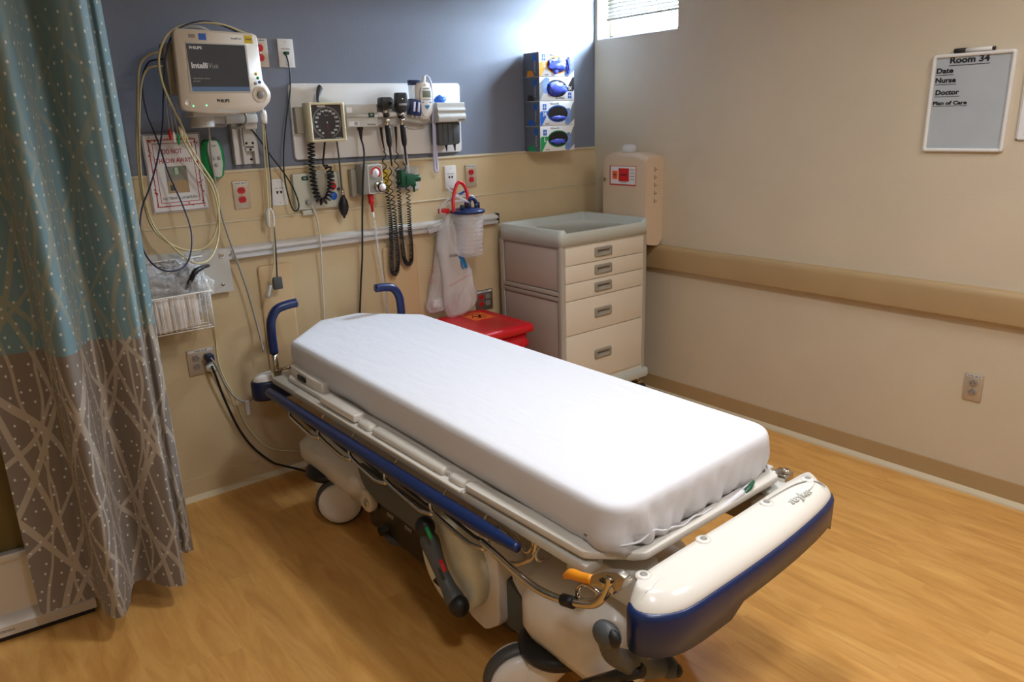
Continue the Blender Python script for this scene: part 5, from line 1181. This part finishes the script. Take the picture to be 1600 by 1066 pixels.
part('side_cover', 'side_grey', ST, lambda b: prism(b, rpoly([(-.86, .36), (-1.42, .345), (-1.42, .23), (-1.2, .25), (-1.0, .25), (-.9, .28)], .03, 4), 'x', BX-.285, BX-.262, .006))
part('cover_boss', 'warm_plastic', ST, lambda b: cyl(b, (BX-.262, -.93, .23), (BX-.296, -.93, .23), .045, 22, .006))
part('cover_bolt', 'chrome', ST, lambda b: cyl(b, (BX-.296, -.945, .23), (BX-.302, -.945, .23), .016, 14, .003))
for y in (-1.1, -1.22): text('OXY', .022, (-y, .235, .287-0), (Vector((BX, 0, 0)), Vector((0, -1, 0)), Vector((0, 0, 1)), Vector((-1, 0, 0))), 'light_grey', ST)
# corner shrouds
def shroud(x0, x1, ya, yb, z0, z1, r=.07):
    def f(b):
        lv = [(z0, .012), (z0+.03, .0), (z0+(z1-z0)*.55, 0), (z1-.05, .014), (z1-.018, .035), (z1, .07)]
        o = [Vector((p[0], p[1], 0)) for p in rpoly([(x0, yb), (x1, yb), (x1, ya), (x0, ya)], r, 6)]
        ar = sum(a.x*b_.y-b_.x*a.y for a, b_ in zip(o, o[1:]+o[:1]))
        if ar < 0: o.reverse()
        cx, cy = (x0+x1)/2, (ya+yb)/2
        loft(b, [[Vector((cx+(p.x-cx)*(1-2*k/(x1-x0)), cy+(p.y-cy)*(1-2*k/abs(ya-yb)), z)) for p in o] for z, k in lv])
    return f
for mx in ((lambda x: x), (lambda x: 2*BX-x)):
    x0, x1 = sorted((mx(-2.15), mx(-1.88)))
    part('head_shroud', 'shell_white', ST, shroud(x0, x1, -.34, -.86, .2, .345))
    if x0 < BX: part('foot_shroud', 'shell_white', ST, shroud(-2.18, -1.95, -1.84, -2.22, .215, .43, .08))
    else: part('foot_shroud', 'shell_white', ST, shroud(-1.82, -1.6, -1.8, -2.1, .2, .33, .06))
# casters
nd = Vector((-.52, -.85, 0)).normalized()
def caster(cx, cy, nrm, big=False, dx=0, dy=0):
    R_ = .1; nrm = Vector(nrm).normalized(); tg = Vector((-nrm.y, nrm.x, 0)); c = Vector((cx, cy, R_)); o = Vector((cx+dx, cy+dy, 0))
    w_ = part('caster', 'tyre', ST, lambda b: lathe(b, c-nrm*.022, nrm, [(.07, 0), (.09, .001), (.098, .008), (R_, .016), (R_, .028), (.098, .036), (.09, .043), (.07, .044)], 40))
    part('wheel_cover', 'shell_white', w_, lambda b: (lathe(b, c+nrm*.0, nrm, [(.086, .02), (.086, .03), (.08, .042), (.06, .05), (.03, .0545), (0, .056)], 36), lathe(b, c, -nrm, [(.086, .02), (.086, .03), (.08, .042), (.06, .05), (.03, .0545), (0, .056)], 36)))
    part('cover_slot', 'dark_grey', w_, lambda b: tube(b, [c+nrm*.0545+tg*.01+Vector((0, 0, .005)), c+nrm*.052+tg*.03+Vector((0, 0, .008)), c+nrm*.048+tg*.05+Vector((0, 0, .018))], .001, 5, 3))
    def horn(b):
        rings = []
        for t, z, rr in ((0, .05, .045), (.25, .09, .06), (.5, .13, .072), (.75, .165, .078), (1, .2, .08)):
            ce = c.lerp(o+Vector((0, 0, .2)), .15+.85*t)
            rings.append([Vector((ce.x+rr*math.cos(a), ce.y+rr*math.sin(a), z)) for a in [2*math.pi*i/20 for i in range(20)]])
        loft(b, rings)
    part('caster_horn', 'shell_white', w_, horn)
    part('collar', 'black_plastic', w_, lambda b: lathe(b, (o.x, o.y, .178), (0, 0, 1), [(.075, 0), (.1, .004), (.107, .016), (.107, .03), (.09, .04)], 30))
    return w_
caster(-2.1, -.63, nd, dx=.02, dy=.1)
caster(2*BX+2.08, -.6, nd, dx=-.02, dy=.08)
caster(-2.2, -1.885, Vector((-.42, -.9, 0)), dx=.09, dy=-.06)
caster(2*BX+2.08, -1.85, nd, dx=-.03, dy=-.02)
# pump disc, pedals
def disc(b):
    n = 36; xc = BX-.35
    lathe(b, (xc+.05, -1.545, .28), (-1, 0, 0), [(.15, 0), (.15, .03), (.143, .045), (.12, .05), (0, .052)], 40)
part('pump_disc', 'dirty_disc', ST, disc)
part('disc_housing', 'shell_white', ST, lambda b: prism(b, rpoly([(-1.44, .42), (-1.7, .42), (-1.735, .36), (-1.735, .15), (-1.66, .09), (-1.58, .1)], .02, 4), 'x', BX-.3, BX-.2, .008))
part('rear_fairing', 'side_grey', ST, lambda b: prism(b, rpoly([(-1.72, .3), (-1.8, .26), (-1.85, .2), (-1.84, .13), (-1.72, .13)], .02, 4), 'x', BX-.27, BX-.22, .008))
part('disc_lettering', 'ink_soft', ST, lambda b: [box(b, BX-.3535, BX-.348, -1.47-i*.014-.008, -1.47-i*.014, .345-i*.012-.01, .345-i*.012, 0) for i in range(4)])
PA = [Xp(*q, -2.235) for q in ((664, 824), (676, 858), (690, 895), (706, 928), (717, 947))]
pd = part('pump_pedal', 'dark_grey', ST, lambda b: tube(b, PA, [.012, .03, .024, .021, .023, .03, .014], 14, 5))
for q_ in (PA[0], PA[-1]): part('foot_pad', 'black_rubber', pd, lambda b: blob(b, q_, (.03, .033, .034), .02, 5, 3))
for q, c, s in (((670, 833), 'label_green', 'UP'), ((692, 884), 'red', 'DOWN')):
    pp = Xp(*q, -2.26); part('pedal_label', 'green' if c == 'label_green' else 'red', pd, lambda b: tube(b, [pp+Vector((0, .012, .013)), pp-Vector((0, .012, .013))], .006, 8))
part('pedal_pivot', 'black_plastic', ST, lambda b: cyl(b, (BX-.33, -1.545, .27), (-2.235, -1.545, .235), .014, 14))
fp = [Zp(*q, .1) for q in ((598, 832), (612, 826), (650, 828), (640, 850), (622, 852), (604, 845))]
part('foot_pedal', 'dark_grey', ST, lambda b: prism(b, rpoly([(p.x, p.y) for p in [Zp(*q, .12) for q in ((594, 822), (612, 812), (648, 822), (650, 838), (628, 848), (604, 842))]], .02, 4), 'z', .095, .125, .01, 3))
part('pedal_arm', 'black_plastic', ST, lambda b: tube(b, [(BX-.2, -1.05, .16), (-2.13, -1.0, .13)], .02, 10))
# butterfly brake pedal at the foot end
bp_ = [at(*q, 1, -2.3) for q in ((948, 992), (956, 1022), (985, 1036), (1012, 1046), (1040, 1040))]
bk = part('brake_pedal', 'dark_grey', ST, lambda b: (tube(b, bp_, [.022, .02, .026, .022, .022], 12, 4), blob(b, bp_[0], (.024, .036, .03), .02, 5, 3), blob(b, bp_[-1], (.026, .04, .026), .02, 5, 3)))
part('pedal_stem', 'black_plastic', ST, lambda b: box(b, bp_[2].x-.03, bp_[2].x+.01, -2.31, -2.29, .2, .36, .004))
part('pedal_shaft', 'black_plastic', ST, lambda b: cyl(b, (bp_[2].x, -2.33, bp_[2].z), (bp_[2].x, -2.15, .25), .016, 12))
for q_, r_ in ((bp_[0]+Vector((-.004, -.02, .004)), (.014, .022, .022)), (bp_[-1]+Vector((.004, -.022, .0)), (.018, .022, .018))):
    part('pedal_grip', 'black_rubber', bk, lambda b: blob(b, q_, r_, .03, 5, 2))

# mattress under its fitted sheet
MT = thing('mattress', (BX, -1.25, .61), 'stretcher mattress in a white fitted sheet, cut-off corners at the head end', 'mattress')
OUT = rpoly([(-2.142, -.4), (-1.905, -.163), (-1.715, -.163), (-1.51, -.41), (-1.52, -2.208), (-2.188, -2.234)], [.015, .015, .015, .02, .09, .09], 8)
def resample(pts, step=.012):
    P = [Vector((*p, 0)) for p in pts]; out = []
    for a, c in zip(P, P[1:]+P[:1]):
        n = max(1, int((c-a).length/step))
        for i in range(n): out.append(a.lerp(c, i/n))
    return out
MO = resample(OUT)
if sum(a.x*b_.y-b_.x*a.y for a, b_ in zip(MO, MO[1:]+MO[:1])) < 0: MO.reverse()
def sheet(b):
    n = len(MO); nrm = []
    for i in range(n):
        t = (MO[(i+3) % n]-MO[i-3]).normalized(); nrm.append(Vector((t.y, -t.x, 0)))
    lv = [(.612, .05), (.612, .02), (.62, .006), (.635, 0), (.655, -.003), (.675, -.004), (.7, -.003), (.717, -.001), (.727, .003), (.7325, .008), (.7355, .015), (.736, .03)]
    rows = []
    for z, k in lv:
        r = []
        for i, p in enumerate(MO):
            q = p-nrm[i]*k; side = max(0, min(1, (.725-z)/.08))
            foot = max(0, min(1, (-p.y-2.12)/.12)); corner = math.exp(-((p.x+2.15)**2+(p.y+2.24)**2)/.012)
            s = p.x*1.0+p.y*.6
            wr = .006*foot*side*(math.sin(p.x*52+z*40+math.sin(p.x*17)*2)+.7*math.sin(p.x*111-z*60)) + .013*corner*side*math.sin(p.x*95+p.y*60+z*30)
            wr += .0022*side*noise.noise(Vector((p.x*4, p.y*5, z*30)))
            if p.y > -1.2: wr += .0028*side*math.sin((p.y*1.4+z*3.2)*16)*math.exp(-((p.y+.75)/.35)**2)
            lift = .0*foot*math.sin(p.x*21+1)*(1 if z < .64 else 0)*.5+ 0
            r.append(Vector((q.x+nrm[i].x*wr, q.y+nrm[i].y*wr, z+max(0, lift))))
        rows.append(r)
    ax0, ax1 = -.42, -2.0; cxx = BX+.01
    last = rows[-1]
    for t in (.12, .28, .48, .7, .9):
        r = []
        for p in last:
            yy = max(ax1, min(ax0, p.y)); c = Vector((cxx, yy, .737))
            q = p.lerp(c, t); q.z = .736+.002*math.sin(q.y*5)*t+.0018*noise.noise(Vector((q.x*5, q.y*4, 0)))*t; r.append(q)
        rows.append(r)
    loft(b, rows)
bm = bmesh.new(); sheet(bm); so = build('fitted_sheet', bm, 'white_sheet', MT, sharp=70)
def hemline(b):
    P = [p for p in MO if p.y < -2.12]
    P = sorted(P, key=lambda p: p.x); Q = []
    for p in P:
        cx = (p.x+1.858); fz = .648-.03*min(1, max(0, (p.x+2.08)/.2))+.006*math.sin(p.x*33+1)+.003*math.sin(p.x*81)
        Q.append(Vector((p.x, p.y-.007-(.002 if p.y < -2.2 else 0), fz)))
    tube(b, Q, .0028, 6)
part('elastic_hem', 'white_sheet', MT, hemline)
part('sheet_tab', 'dark_green', MT, lambda b: tube(b, [(-1.66, -2.226, .63), (-1.69, -2.234, .626), (-1.72, -2.236, .616)], [.004, .007, .003], 8, 3))
part('sheet_fold', 'white_sheet', MT, lambda b: (tube(b, [(-1.72, -2.234, .624), (-1.82, -2.238, .614), (-1.9, -2.236, .612)], [.008, .006, .003], 8, 4)))
